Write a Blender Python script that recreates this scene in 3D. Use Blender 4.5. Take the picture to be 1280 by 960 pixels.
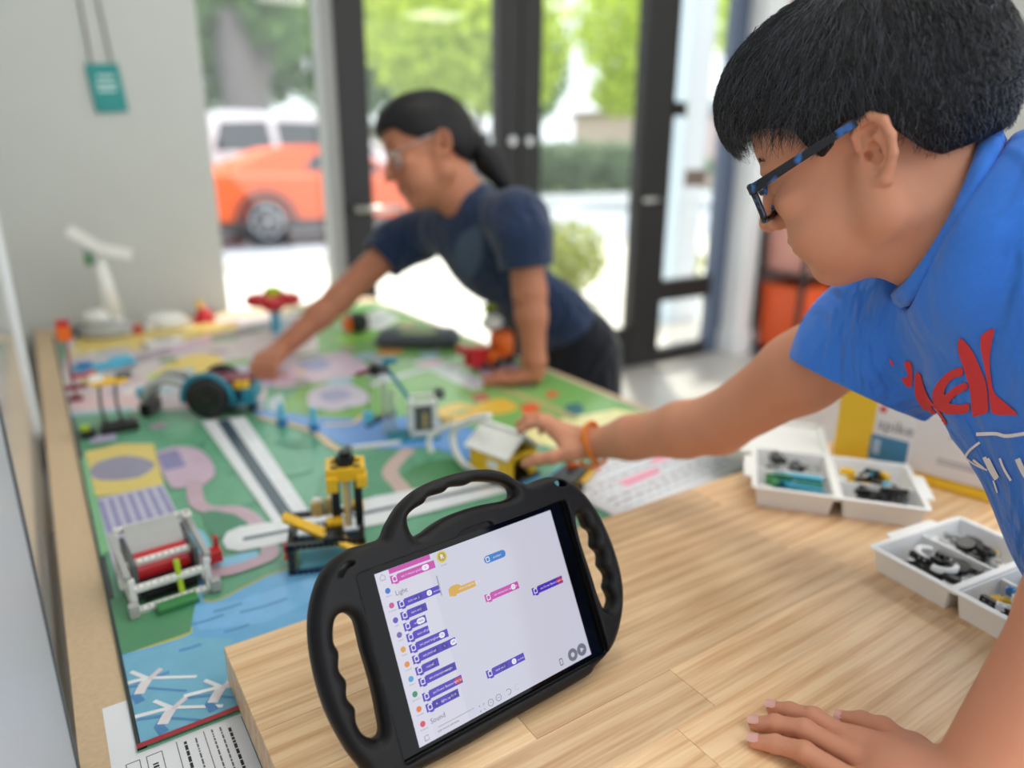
import bpy, bmesh, math, random
import numpy as np
from mathutils import Vector, Matrix, noise
from mathutils.bvhtree import BVHTree
for o in list(bpy.data.objects): bpy.data.objects.remove(o)
scene = bpy.context.scene
COL = scene.collection
rnd = random.Random(7)

# ------------------------------------------------------------ camera
FPX, PITCH, ROLL, YAW, CAMZ = 890.0, 17.5, 0.5, 33.7, 1.25
_t, _r, _y = map(math.radians, (PITCH, ROLL, YAW))
def _yaw(d):
    c, s = math.cos(_y), math.sin(_y)
    return Vector((c*d[0]+s*d[1], -s*d[0]+c*d[1], d[2]))
_F = Vector((0, math.cos(_t), -math.sin(_t))); _R = Vector((1, 0, 0)); _U = _R.cross(_F)
CF = _yaw(_F)
CR = _yaw(math.cos(_r)*_R + math.sin(_r)*_U)
CU = _yaw(-math.sin(_r)*_R + math.cos(_r)*_U)
CAM = Vector((0, 0, CAMZ))
cd = bpy.data.cameras.new('camera'); cam = bpy.data.objects.new('camera', cd); COL.objects.link(cam)
M3 = Matrix((CR, CU, -CF)).transposed()
cam.matrix_world = Matrix.Translation(CAM) @ M3.to_4x4()
cd.sensor_width = 36; cd.lens = FPX/1280*36; cd.clip_start = .02; cd.clip_end = 300
cd.dof.use_dof = True; cd.dof.focus_distance = .68; cd.dof.aperture_fstop = 1.8
scene.camera = cam

# ------------------------------------------------------------ light
w = bpy.data.worlds.new('sky'); scene.world = w; w.use_nodes = True
bg = w.node_tree.nodes['Background']; bg.inputs[0].default_value = (.90, .96, 1.0, 1); bg.inputs[1].default_value = 1.5
sd = bpy.data.lights.new('sun', 'SUN'); sd.energy = 4.0; sd.angle = math.radians(3); sd.color = (1, .95, .86)
sun = bpy.data.objects.new('sun', sd); COL.objects.link(sun)
sun.rotation_euler = Vector((-.30, -.42, -1.0)).to_track_quat('-Z', 'Y').to_euler()
vs = scene.view_settings; vs.view_transform = 'Standard'; vs.look = 'None'; vs.exposure = .36; vs.gamma = 1; vs.use_curve_mapping = False

# ------------------------------------------------------------ helpers
def P(px, py, z):            # a point at a given depth along a pixel's direction
    return CAM + z*((px-640)/FPX*CR - (py-480)/FPX*CU + CF)
def G(px, py, h):            # where a pixel's direction meets the level plane z = h
    d = (px-640)/FPX*CR - (py-480)/FPX*CU + CF
    return CAM + d*((h-CAMZ)/d.z)
def onY(px, py, Y):
    d = (px-640)/FPX*CR - (py-480)/FPX*CU + CF
    return CAM + d*(Y/d.y)
def C2W(v): return CR*v[0] + CU*v[1] + CF*v[2]

def srgb(r, g, b):
    f = lambda c: (c/255/12.92) if c/255 <= .04045 else ((c/255+.055)/1.055)**2.4
    return (f(r), f(g), f(b), 1)
MATS = {}
def mat(name, col, rough=.5, metal=0, var=0, scale=40, bump=0, spec=.5, sub=0, trans=0, coat=0, emit=0, randv=0, bscale=None):
    if name in MATS: return MATS[name]
    m = bpy.data.materials.new(name); m.use_nodes = True; nt = m.node_tree; b = nt.nodes['Principled BSDF']
    c = srgb(*col)
    b.inputs['Base Color'].default_value = c; b.inputs['Roughness'].default_value = rough; b.inputs['Metallic'].default_value = metal
    b.inputs['Specular IOR Level'].default_value = spec
    if sub: b.inputs['Subsurface Weight'].default_value = sub; b.inputs['Subsurface Radius'].default_value = (.012, .005, .003); b.inputs['Subsurface Scale'].default_value = .6
    if coat: b.inputs['Coat Weight'].default_value = coat
    if emit: b.inputs['Emission Color'].default_value = c; b.inputs['Emission Strength'].default_value = emit
    if var or bump or randv:
        tc = nt.nodes.new('ShaderNodeTexCoord')
        nz = nt.nodes.new('ShaderNodeTexNoise'); nz.inputs['Scale'].default_value = scale; nz.inputs['Detail'].default_value = 4
        nt.links.new(tc.outputs['Object'], nz.inputs['Vector'])
        if var or randv:
            hs = nt.nodes.new('ShaderNodeHueSaturation'); hs.inputs['Color'].default_value = c
            mr = nt.nodes.new('ShaderNodeMapRange'); mr.inputs[3].default_value = 1-var; mr.inputs[4].default_value = 1+var
            nt.links.new(nz.outputs['Fac'], mr.inputs[0])
            out = mr.outputs[0]
            if randv:
                oi = nt.nodes.new('ShaderNodeObjectInfo'); m2 = nt.nodes.new('ShaderNodeMapRange'); m2.inputs[3].default_value = 1-randv; m2.inputs[4].default_value = 1+randv
                nt.links.new(oi.outputs['Random'], m2.inputs[0])
                mu = nt.nodes.new('ShaderNodeMath'); mu.operation = 'MULTIPLY'; nt.links.new(out, mu.inputs[0]); nt.links.new(m2.outputs[0], mu.inputs[1]); out = mu.outputs[0]
            nt.links.new(out, hs.inputs['Value']); nt.links.new(hs.outputs[0], b.inputs['Base Color'])
        if bump:
            bp = nt.nodes.new('ShaderNodeBump'); bp.inputs['Strength'].default_value = bump; bp.inputs['Distance'].default_value = .002
            src = nz
            if bscale:
                src = nt.nodes.new('ShaderNodeTexNoise'); src.inputs['Scale'].default_value = bscale; src.inputs['Detail'].default_value = 3
                nt.links.new(tc.outputs['Object'], src.inputs['Vector'])
            nt.links.new(src.outputs['Fac'], bp.inputs['Height']); nt.links.new(bp.outputs[0], b.inputs['Normal'])
    MATS[name] = m
    return m
def plastic(name, col, rough=.3): return mat('plastic_'+name, col, rough, var=.06, scale=60)
def glass_mat(name, tint=(1, 1, 1), refl=.06):
    if name in MATS: return MATS[name]
    m = bpy.data.materials.new(name); m.use_nodes = True; nt = m.node_tree; nt.nodes.clear()
    o = nt.nodes.new('ShaderNodeOutputMaterial'); mx = nt.nodes.new('ShaderNodeMixShader'); tr = nt.nodes.new('ShaderNodeBsdfTransparent'); gl = nt.nodes.new('ShaderNodeBsdfGlossy')
    tr.inputs[0].default_value = (*tint, 1); gl.inputs['Roughness'].default_value = .02; mx.inputs[0].default_value = refl
    nt.links.new(tr.outputs[0], mx.inputs[1]); nt.links.new(gl.outputs[0], mx.inputs[2]); nt.links.new(mx.outputs[0], o.inputs[0])
    MATS[name] = m
    return m

def link(name, me, material=None, parent=None, smooth=False):
    o = bpy.data.objects.new(name, me); COL.objects.link(o)
    if material is not None and not me.materials: me.materials.append(material)
    if parent is not None: o.parent = parent
    if smooth:
        me.polygons.foreach_set('use_smooth', [True]*len(me.polygons))
    return o
def tag(o, label, cat, group=None, kind=None):
    o['label'] = label; o['category'] = cat
    if group: o['group'] = group
    if kind: o['kind'] = kind
    return o
def struct(o, label=None):
    o['kind'] = 'structure'
    if label: o['label'] = label
    return o
def empty(name, loc=(0, 0, 0), rz=0, label=None, cat=None, group=None, basis=None):
    o = bpy.data.objects.new(name, None); COL.objects.link(o); o.empty_display_size = .05
    if basis is not None:
        o.matrix_world = Matrix.Translation(Vector(loc)) @ basis.to_4x4()
    else:
        o.location = loc; o.rotation_euler = (0, 0, rz)
    if label: tag(o, label, cat, group)
    return o
def copy_tree(o, parent=None):
    c = o.copy(); COL.objects.link(c)
    if parent is not None: c.parent = parent
    for ch in list(o.children): copy_tree(ch, c)
    return c

class MB:
    def __init__(s): s.v = []; s.f = []
    def add(s, vs, fs):
        n = len(s.v); s.v += [tuple(v) for v in vs]; s.f += [tuple(i+n for i in f) for f in fs]; return s
    def box(s, c, d, rot=None):
        hx, hy, hz = d[0]/2, d[1]/2, d[2]/2
        vs = [Vector((sx*hx, sy*hy, sz*hz)) for sz in (-1, 1) for sy in (-1, 1) for sx in (-1, 1)]
        if rot is not None: vs = [rot @ v for v in vs]
        return s.add([v+Vector(c) for v in vs], [(0, 2, 3, 1), (4, 5, 7, 6), (0, 1, 5, 4), (2, 6, 7, 3), (0, 4, 6, 2), (1, 3, 7, 5)])
    def bb(s, x0, x1, y0, y1, z0, z1):
        return s.box(((x0+x1)/2, (y0+y1)/2, (z0+z1)/2), (x1-x0, y1-y0, z1-z0))
    def bar(s, a, b, wdt, hgt, up=(0, 0, 1)):
        a, b = Vector(a), Vector(b); x = (b-a); L = x.length; x.normalize()
        y = Vector(up).cross(x)
        if y.length < 1e-4: y = Vector((0, 1, 0)).cross(x)
        y.normalize(); z = x.cross(y)
        return s.box((a+b)/2, (L, wdt, hgt), Matrix((x, y, z)).transposed())
    def tube(s, pts, rr, n=8, closed=False, caps=True):
        pts = [Vector(p) for p in pts]; m = len(pts)
        rs = rr if isinstance(rr, (list, tuple)) else [rr]*m
        base = len(s.v); prev = None
        for i, p in enumerate(pts):
            if closed: t = pts[(i+1) % m]-pts[i-1]
            else: t = pts[min(i+1, m-1)]-pts[max(i-1, 0)]
            if t.length < 1e-9: t = Vector((0, 0, 1))
            t.normalize()
            if prev is None:
                a = Vector((0, 0, 1)) if abs(t.z) < .9 else Vector((1, 0, 0))
                u = t.cross(a).normalized()
            else:
                u = (prev - t*prev.dot(t)).normalized()
            prev = u; v = t.cross(u)
            for k in range(n):
                an = 2*math.pi*k/n
                s.v.append(tuple(p+(u*math.cos(an)+v*math.sin(an))*rs[i]))
        rng = m if closed else m-1
        for i in range(rng):
            for k in range(n):
                a0 = base+i*n+k; a1 = base+i*n+(k+1) % n; b0 = base+((i+1) % m)*n+k; b1 = base+((i+1) % m)*n+(k+1) % n
                s.f.append((a0, a1, b1, b0))
        if caps and not closed:
            s.f.append(tuple(base+k for k in reversed(range(n)))); s.f.append(tuple(base+(m-1)*n+k for k in range(n)))
        return s
    def cyl(s, a, b, r, n=12, r2=None): return s.tube([a, b], [r, r if r2 is None else r2], n)
    def lathe(s, prof, n=20, c=(0, 0, 0), rot=None):
        base = len(s.v); c = Vector(c)
        for (r, z) in prof:
            for k in range(n):
                a = 2*math.pi*k/n; v = Vector((r*math.cos(a), r*math.sin(a), z))
                if rot is not None: v = rot @ v
                s.v.append(tuple(v+c))
        for i in range(len(prof)-1):
            for k in range(n):
                s.f.append((base+i*n+k, base+i*n+(k+1) % n, base+(i+1)*n+(k+1) % n, base+(i+1)*n+k))
        s.f.append(tuple(base+k for k in reversed(range(n)))); s.f.append(tuple(base+(len(prof)-1)*n+k for k in range(n)))
        return s
    def prism(s, poly, z0, z1, fr=None):
        n = len(poly)
        vs = [Vector((x, y, z0)) for x, y in poly]+[Vector((x, y, z1)) for x, y in poly]
        if fr is not None: vs = [fr @ v for v in vs]
        ar = sum(poly[i][0]*poly[(i+1) % n][1]-poly[(i+1) % n][0]*poly[i][1] for i in range(n))
        fs = [tuple(range(n-1, -1, -1)), tuple(range(n, 2*n))]+[(i, (i+1) % n, n+(i+1) % n, n+i) for i in range(n)]
        if ar < 0: fs = [tuple(reversed(f)) for f in fs]
        return s.add(vs, fs)
    def ball(s, c, r, n=10, m=6):
        rx, ry, rz = r if isinstance(r, (tuple, list)) else (r, r, r)
        base = len(s.v); c = Vector(c)
        s.v.append(tuple(c+Vector((0, 0, rz))))
        for i in range(1, m):
            th = math.pi*i/m
            for k in range(n):
                a = 2*math.pi*k/n; s.v.append(tuple(c+Vector((rx*math.sin(th)*math.cos(a), ry*math.sin(th)*math.sin(a), rz*math.cos(th)))))
        s.v.append(tuple(c-Vector((0, 0, rz)))); last = len(s.v)-1
        for k in range(n):
            s.f.append((base, base+1+k, base+1+(k+1) % n)); s.f.append((last, base+1+(m-2)*n+(k+1) % n, base+1+(m-2)*n+k))
        for i in range(m-2):
            for k in range(n):
                a0 = base+1+i*n+k; a1 = base+1+i*n+(k+1) % n
                s.f.append((a0, a0+n, a1+n, a1))
        return s
    def mesh(s, name='m', bevel=0, seg=1):
        me = bpy.data.meshes.new(name)
        me.from_pydata(s.v, [], s.f); me.update()
        if bevel:
            bm = bmesh.new(); bm.from_mesh(me)
            es = [e for e in bm.edges if len(e.link_faces) == 2 and e.calc_face_angle(0) > .5]
            bmesh.ops.bevel(bm, geom=es, offset=bevel, segments=seg, affect='EDGES', clamp_overlap=True)
            bm.to_mesh(me); bm.free()
        return me
    def build(s, name, material, parent=None, smooth=False, bevel=0, seg=1):
        return link(name, s.mesh(name, bevel, seg), material, parent, smooth)

def text_mesh(txt, size, align='LEFT', bold=0):
    cu = bpy.data.curves.new('txt', 'FONT'); cu.body = txt; cu.size = size; cu.align_x = align; cu.align_y = 'CENTER'; cu.offset = bold; cu.resolution_u = 2
    o = bpy.data.objects.new('txt', cu); COL.objects.link(o)
    dg = bpy.context.evaluated_depsgraph_get(); me = bpy.data.meshes.new_from_object(o.evaluated_get(dg))
    bpy.data.objects.remove(o); bpy.data.curves.remove(cu)
    return me
def text_obj(name, txt, size, material, parent, loc, rot=None, align='LEFT', bold=0):
    me = text_mesh(txt, size, align, bold); me.materials.clear()
    o = link(name, me, material, parent)
    o.matrix_local = Matrix.Translation(Vector(loc)) @ ((rot or Matrix.Identity(3)).to_4x4())
    return o
def circ(cx, cy, r, n=20, a0=0): return [(cx+r*math.cos(a0+2*math.pi*k/n), cy+r*math.sin(a0+2*math.pi*k/n)) for k in range(n)]
def spline(pts, n=8, closed=False):
    out = []; m = len(pts); pts = [Vector(p) for p in pts]
    for i in range(m if closed else m-1):
        p0 = pts[(i-1) % m] if closed or i > 0 else pts[i]; p1 = pts[i]; p2 = pts[(i+1) % m]
        p3 = pts[(i+2) % m] if closed or i+2 < m else p2
        for k in range(n):
            t = k/n
            out.append(.5*((2*p1)+(p2-p0)*t+(2*p0-5*p1+4*p2-p3)*t*t+(3*p1-p0-3*p2+p3)*t**3))
    if not closed: out.append(pts[-1])
    return out

# ------------------------------------------------------------ signed-distance volumes for organic shapes
class Vol:
    def __init__(s, lo, hi, h):
        s.lo = np.array(lo, np.float32); s.h = h
        s.n = np.ceil((np.array(hi)-s.lo)/h).astype(int)+1
        s.a = np.full(s.n, .1, np.float32)
    def op(s, fn, lo, hi, k, sub=False):
        pad = 1.5*k+3*s.h
        i0 = np.clip(np.floor((np.array(lo)-pad-s.lo)/s.h).astype(int), 0, s.n); i1 = np.clip(np.ceil((np.array(hi)+pad-s.lo)/s.h).astype(int)+1, 0, s.n)
        if (i1 <= i0).any(): return
        sl = tuple(slice(a, b) for a, b in zip(i0, i1))
        ax = [(s.lo[j]+s.h*np.arange(i0[j], i1[j])).astype(np.float32) for j in range(3)]
        d = fn(ax[0][:, None, None], ax[1][None, :, None], ax[2][None, None, :]).astype(np.float32)
        a = s.a[sl]
        if sub: a, d = -a, d
        if k > 0:
            hh = np.clip(.5+.5*(d-a)/k, 0, 1); r = d*(1-hh)+a*hh-k*hh*(1-hh)
        else: r = np.minimum(a, d)
        s.a[sl] = -r if sub else r
    def cap(s, a, b, ra, rb=None, k=.008, sub=False):
        rb = ra if rb is None else rb
        a = np.array(a, np.float64); b = np.array(b, np.float64); ab = b-a; L2 = max(float(ab@ab), 1e-12); R = max(ra, rb)
        def fn(x, y, z):
            px, py, pz = x-a[0], y-a[1], z-a[2]
            t = np.clip((px*ab[0]+py*ab[1]+pz*ab[2])/L2, 0, 1)
            return np.sqrt((px-t*ab[0])**2+(py-t*ab[1])**2+(pz-t*ab[2])**2)-(ra+(rb-ra)*t)
        s.op(fn, np.minimum(a, b)-R, np.maximum(a, b)+R, k, sub)
    def chain(s, pts, rs, k=.008, sub=False):
        for i in range(len(pts)-1): s.cap(pts[i], pts[i+1], rs[i], rs[i+1], k, sub)
    def ell(s, c, r, k=.01, rot=None, sub=False):
        c = np.array(c, np.float64); r = np.array(r, np.float64); R = r.max()
        M = np.array(rot) if rot is not None else np.eye(3)      # columns = axes
        def fn(x, y, z):
            px, py, pz = x-c[0], y-c[1], z-c[2]
            q = [px*M[0, j]+py*M[1, j]+pz*M[2, j] for j in range(3)]
            k0 = np.sqrt((q[0]/r[0])**2+(q[1]/r[1])**2+(q[2]/r[2])**2)
            k1 = np.sqrt((q[0]/r[0]**2)**2+(q[1]/r[1]**2)**2+(q[2]/r[2]**2)**2)+1e-9
            return k0*(k0-1)/k1
        s.op(fn, c-R, c+R, k, sub)
    def half(s, p, n, k=0):       # remove everything on the +n side of the plane
        p = np.array(p); n = np.array(n)/np.linalg.norm(n)
        hi = s.lo+s.h*(s.n-1)
        s.op(lambda x, y, z: -((x-p[0])*n[0]+(y-p[1])*n[1]+(z-p[2])*n[2]), s.lo, hi, k, True)
    def sample(s, q):
        g = (np.asarray(q)-s.lo)/s.h; i = np.clip(np.floor(g).astype(int), 0, s.n-2); fr = np.clip(g-i, 0, 1); out = 0
        for dx in (0, 1):
            for dy in (0, 1):
                for dz in (0, 1):
                    wt = (fr[:, 0] if dx else 1-fr[:, 0])*(fr[:, 1] if dy else 1-fr[:, 1])*(fr[:, 2] if dz else 1-fr[:, 2])
                    out = out+wt*s.a[i[:, 0]+dx, i[:, 1]+dy, i[:, 2]+dz]
        return out
    def grad(s, q, e=None):
        e = e or s.h; q = np.asarray(q, float); g = np.zeros_like(q)
        for j in range(3):
            d = np.zeros(3); d[j] = e; g[:, j] = s.sample(q+d)-s.sample(q-d)
        return g/(np.linalg.norm(g, axis=1, keepdims=True)+1e-9)
    def surf(s, smooth=2):
        A = s.a.copy()
        for ax in range(3):
            A.take([0, -1], axis=ax)
        A[0] = A[-1] = .01; A[:, 0] = A[:, -1] = .01; A[:, :, 0] = A[:, :, -1] = .01
        S = A < 0; n = s.n; st = np.array([n[1]*n[2], n[2], 1])
        pos = []; cell = []; quads = []
        for ax in range(3):
            s0 = [slice(None)]*3; s1 = [slice(None)]*3; s0[ax] = slice(0, -1); s1[ax] = slice(1, None)
            idx = np.argwhere(S[tuple(s0)] != S[tuple(s1)])
            if len(idx) == 0: continue
            nx = idx.copy(); nx[:, ax] += 1
            va = A[tuple(idx.T)]; vb = A[tuple(nx.T)]
            t = va/(va-vb+1e-12); p = idx.astype(np.float64); p[:, ax] += t
            u, v = (ax+1) % 3, (ax+2) % 3
            base = idx @ st
            cs = [base, base-st[u], base-st[u]-st[v], base-st[v]]
            q = np.stack(cs, 1); fl = va < 0
            q[~fl] = q[~fl][:, ::-1]
            quads.append(q)
            for c_ in cs: pos.append(p); cell.append(c_)
        pos = np.concatenate(pos); cell = np.concatenate(cell); quads = np.concatenate(quads)
        uq, inv = np.unique(cell, return_inverse=True); inv = inv.ravel()
        cnt = np.bincount(inv); V = np.stack([np.bincount(inv, pos[:, j])/cnt for j in range(3)], 1)
        Q = np.searchsorted(uq, quads)
        for it in range(smooth):
            for lam in (.5, -.45):
                acc = np.zeros_like(V); c = np.zeros(len(V))
                for a, b in ((0, 1), (1, 2), (2, 3), (3, 0)):
                    for j in range(3):
                        acc[:, j] += np.bincount(Q[:, a], V[Q[:, b], j], len(V))+np.bincount(Q[:, b], V[Q[:, a], j], len(V))
                    c += np.bincount(Q[:, a], minlength=len(V))+np.bincount(Q[:, b], minlength=len(V))
                V = V+lam*(acc/np.maximum(c, 1)[:, None]-V)
        return V*s.h+s.lo, Q
def np_mesh(name, V, Q, smooth=True):
    me = bpy.data.meshes.new(name)
    me.vertices.add(len(V)); me.vertices.foreach_set('co', np.asarray(V, np.float32).ravel())
    k = Q.shape[1]
    me.loops.add(len(Q)*k); me.loops.foreach_set('vertex_index', Q.astype(np.int32).ravel())
    me.polygons.add(len(Q)); me.polygons.foreach_set('loop_start', np.arange(0, len(Q)*k, k, dtype=np.int32))
    me.update(); me.validate()
    if smooth: me.polygons.foreach_set('use_smooth', np.ones(len(me.polygons), bool))
    return me
# ------------------------------------------------------------ room shell
TOP, MATZ = .735, .685          # worktop of the wooden table, surface of the play-field table
m_wall = mat('wall_paint', (204, 207, 203), .75, var=.03, scale=6, bump=.05, bscale=180)
m_wallp = mat('wall_paint_rose', (222, 205, 198), .75, var=.04, scale=8)
m_white = mat('white_trim', (238, 240, 242), .45, var=.02, scale=10)
m_floor = mat('concrete_floor', (190, 186, 180), .28, var=.10, scale=5, bump=.04)
m_bronze = mat('dark_bronze', (26, 24, 23), .45, .1, var=.12, scale=9)
m_alu = mat('grey_jamb', (150, 150, 148), .5, .3, var=.05)
m_glass = glass_mat('pane_glass', (.97, .985, .98), .05)
m_steel = mat('brushed_steel', (205, 205, 202), .3, .9, var=.06)
m_blueframe = mat('slate_frame', (86, 98, 120), .45, .1, var=.06)
YB = 3.2
struct(MB().bb(-.3, 5.4, -3.2, YB+.12, -.12, 0).build('floor', m_floor), 'pale grey polished concrete floor')
struct(MB().bb(-.3, 5.4, -2.6, YB+.12, 2.9, 3.0).build('ceiling', m_white), 'white ceiling')
struct(MB().bb(-.3, .6, 2.9, YB+.12, 0, 2.9).build('wall_back', m_wall, bevel=.004), 'plain pale grey wall beside the glass doors')
struct(MB().bb(3.95, 5.4, YB, YB+.12, 0, 2.9).build('wall_back_right', m_wallp), 'pale rose wall beyond the glass doors')
struct(MB().bb(5.25, 5.4, -1.0, YB, 0, 2.9).build('wall_right', m_wall), 'pale wall at the right of the room')
struct(MB().bb(5.19, 5.25, 1.62, 1.72, 0, 2.9).build('trim_1', m_white), 'white upright trim on the right wall')
struct(MB().bb(3.95, 5.25, YB-.03, YB, .86, .95).bb(3.95, 5.25, YB-.02, YB, 0, .1).build('trim_2', m_white), 'white rail and skirting on the rose wall')
struct(MB().bb(.6, 3.95, YB, YB+.1, 2.36, 2.9).build('wall_back_header', m_wall), 'wall above the glass doors')
struct(MB().bb(3.83, 4.0, YB-.16, YB+.06, 0, 2.9).bb(3.81, 4.02, YB-.18, YB+.06, 0, .16).build('trim_3', m_white, bevel=.004), 'white post at the end of the glass front')
# left wall with glossy boards that the table stands against
struct(MB().bb(-.3, -.075, -1.2, 2.9, 0, 2.9).build('wall_left', m_wall), 'pale wall along the left of the tables')
m_board = mat('glossy_white_board', (226, 228, 228), .07, var=.015, scale=5, spec=.7)
m_board2 = mat('satin_grey_board', (196, 202, 212), .38, var=.03, scale=14, bump=.05)
b = empty('wall_board', (-.075, 1.2, .3), 0, 'glossy white wall board with a white edge strip, against the mat table', 'board')
MB().bb(.0, .018, -.5, .58, 0, .95).build('panel', m_board, b, bevel=.002)
MB().bb(.0, .026, .58, .606, 0, .95).build('edge_strip', m_white, b, bevel=.003)
b = empty('wall_board', (-.075, .1, .0), 0, 'smooth grey wall board near the wooden table corner', 'board')
MB().bb(0, .035, -.6, .5, 0, 1.3).build('panel', m_board2, b, bevel=.003)
MB().bb(0, .037, .5, .506, 0, 1.3).build('edge_strip', mat('dark_edge', (96, 98, 100), .5), b)

def pane(name, x0, x1, z0, z1, parent, y=YB+.03):
    return MB().bb(x0, x1, y-.003, y+.003, z0, z1).build(name, m_glass, parent)
# window_1 : fixed light beside the doors
w1 = struct(empty('window_1', (0, 0, 0)), 'tall fixed window between the grey wall and the doors')
pane('pane', .6, 1.14, .06, 2.36, w1)
MB().bb(.6, 1.14, YB-.02, YB+.06, 0, .06).bb(.6, 1.14, YB-.02, YB+.06, 2.30, 2.36).build('frame', m_bronze, w1)
MB().bb(1.13, 1.185, YB-.05, YB+.06, 0, 2.36).build('jamb', m_alu, w1, bevel=.003)
def leaf(name, x0, x1, sl, sr, hx, hdir, label):
    d = struct(empty(name, (0, 0, 0)), label)
    MB().bb(x0, x0+sl, YB-.03, YB+.05, .01, 2.34).build('stile', m_bronze, d, bevel=.004)
    MB().bb(x1-sr, x1, YB-.03, YB+.05, .01, 2.34).build('stile', m_bronze, d, bevel=.004)
    MB().bb(x0+sl, x1-sr, YB-.02, YB+.04, .01, .26).build('bottom_rail', m_bronze, d, bevel=.004)
    MB().bb(x0+sl, x1-sr, YB-.02, YB+.04, 2.20, 2.34).build('top_rail', m_bronze, d, bevel=.004)
    pane('pane', x0+sl, x1-sr, .26, 2.20, d, YB+.01)
    return d
d1 = leaf('door_1', 1.19, 2.148, .15, .125, 0, 0, 'dark framed glass door leaf behind the leaning person')
h = MB().cyl((1.245, YB-.03, 1.03), (1.245, YB-.075, 1.03), .012).tube([(1.23, YB-.08, 1.03), (1.46, YB-.085, 1.03)], .013, 10).build('push_bar', m_steel, d1, True)
for x in (2.10,): MB().cyl((x, YB-.03, 1.34), (x, YB-.042, 1.34), .021, 16).build('lock_cylinder', m_steel, d1)
MB().cyl((1.96, YB+.004, 1.345), (1.96, YB+.001, 1.345), .045, 20).build('sticker', m_white, d1)
MB().cyl((1.96, YB+.001, 1.35), (1.96, YB-.001, 1.35), .024, 16).build('sticker_print', mat('sticker_navy', (38, 58, 78), .5), d1)
d2 = leaf('door_2', 2.152, 3.20, .133, .215, 0, 0, 'dark framed glass door leaf beside the narrow side window')
MB().cyl((3.04, YB-.03, 1.03), (3.04, YB-.07, 1.03), .012).tube([(3.0, YB-.075, 1.03), (3.11, YB-.075, 1.03)], .013, 10).build('push_bar', m_steel, d2, True)
MB().cyl((2.205, YB-.03, 1.34), (2.205, YB-.042, 1.34), .021, 16).build('lock_cylinder', m_steel, d2)
w2 = struct(empty('window_2', (0, 0, 0)), 'narrow side window with a low mid rail right of the doors')
MB().bb(3.20, 3.25, YB-.02, YB+.05, 0, 2.36).build('jamb', m_bronze, w2, bevel=.003)
MB().bb(3.70, 3.83, YB-.02, YB+.05, 0, 2.36).build('jamb', m_blueframe, w2, bevel=.003)
MB().bb(3.25, 3.70, YB-.02, YB+.05, .40, .53).build('mid_rail', m_bronze, w2, bevel=.003)
MB().bb(3.25, 3.70, YB-.02, YB+.05, .0, .085).build('bottom_rail', m_bronze, w2, bevel=.003)
pane('pane', 3.25, 3.70, .53, 2.36, w2); pane('pane', 3.25, 3.70, .085, .40, w2)
MB().bb(3.25, 3.33, YB-.04, YB+.0, 1.50, 1.58).build('latch_box', m_bronze, w2, bevel=.004)
MB().bb(3.42, 3.60, YB+.015, YB+.024, 1.10, 1.20).build('notice', mat('brown_notice', (120, 104, 92), .7, var=.1), w2)

# teal card hanging from two cords on the grey wall
t0 = onY(134, 110, 2.885)
hs = empty('hanging_sign', (t0.x, 2.9, t0.z), 0, 'small teal card hanging by two cords on the grey wall', 'sign')
m_teal = mat('teal_card', (36, 148, 146), .5, var=.08, scale=30)
cardrot = Matrix.Rotation(math.radians(-5), 3, 'Y')
MB().box((0, -.008, 0), (.098, .006, .15), cardrot).build('card', m_teal, hs, bevel=.001)
for s in (-1, 1):
    MB().tube([(s*.030-.004, -.008, .072), (s*.024-.02, -.006, .4), (s*.018-.03, -.005, .85)], .004, 6).build('cord', mat('grey_cord', (150, 146, 138), .8), hs)
mw = mat('card_print', (196, 226, 222), .5)
for k, (wd, zz) in enumerate(((.05, .035), (.062, .012), (.054, -.006))):
    MB().box((0, -.0114, zz), (wd, .0006, .010), cardrot).build('printed_line', mw, hs)

# unseen glowing panels added on the ceiling to brighten the room
m_panel = mat('added_panel_glow', (255, 250, 242), .5, emit=5.5)
for x in (.9, 2.7, 4.4):
    for y in (-1.9, -.3, 1.3):
        l_ = empty('added_fill_panel', (x, y, 2.9), 0, 'square white fill panel added on the unseen ceiling', 'ceiling light', 'added ceiling fill panels')
        MB().bb(-.32, .32, -.32, .32, -.03, 0).build('frame', m_white, l_)
        MB().bb(-.30, .30, -.30, .30, -.034, -.03).build('diffuser', m_panel, l_)
# ------------------------------------------------------------ outside
m_pave = mat('sidewalk_concrete', (236, 230, 220), .85, var=.05, scale=1.5)
m_road = mat('road_asphalt', (176, 180, 190), .85, var=.06, scale=2)
m_kerb = mat('kerb_stone', (215, 212, 205), .8, var=.05)
m_lawn = mat('verge', (150, 165, 110), .9, var=.2, scale=3)
struct(MB().bb(-14, 40, YB+.12, 8.6, -.10, -.01).build('sidewalk', m_pave), 'sunlit pale concrete sidewalk outside the doors')
struct(MB().bb(-14, 40, 8.6, 8.8, -.12, .06).build('kerb', m_kerb), 'low pale kerb between sidewalk and road')
struct(MB().bb(-20, 60, 8.8, 24, -.14, -.02).build('road', m_road), 'grey asphalt road with parked cars')
struct(MB().bb(-30, 80, 24, 60, -.14, .02).build('verge', m_lawn), 'green verge across the road')
m_line = mat('road_paint', (240, 240, 236), .8)
for k in range(6):
    struct(MB().bb(-2+k*5.5, .8+k*5.5, 15.2, 15.4, -.02, -.015).build('trim_lane_line', m_line), 'white painted lane line on the road')
# pale outdoor column seen through the side window
oc = empty('outdoor_column', (4.35, 4.15, -.01), 0, 'pale blue-white column standing outside the side window', 'column')
mcol = mat('pale_blue_paint', (205, 222, 236), .6, var=.03)
MB().bb(-.13, .13, -.13, .13, 0, 3.4).build('shaft', mcol, oc, bevel=.01)
MB().bb(-.17, .17, -.17, .17, 0, .22).build('base', mcol, oc, bevel=.01)

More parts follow.
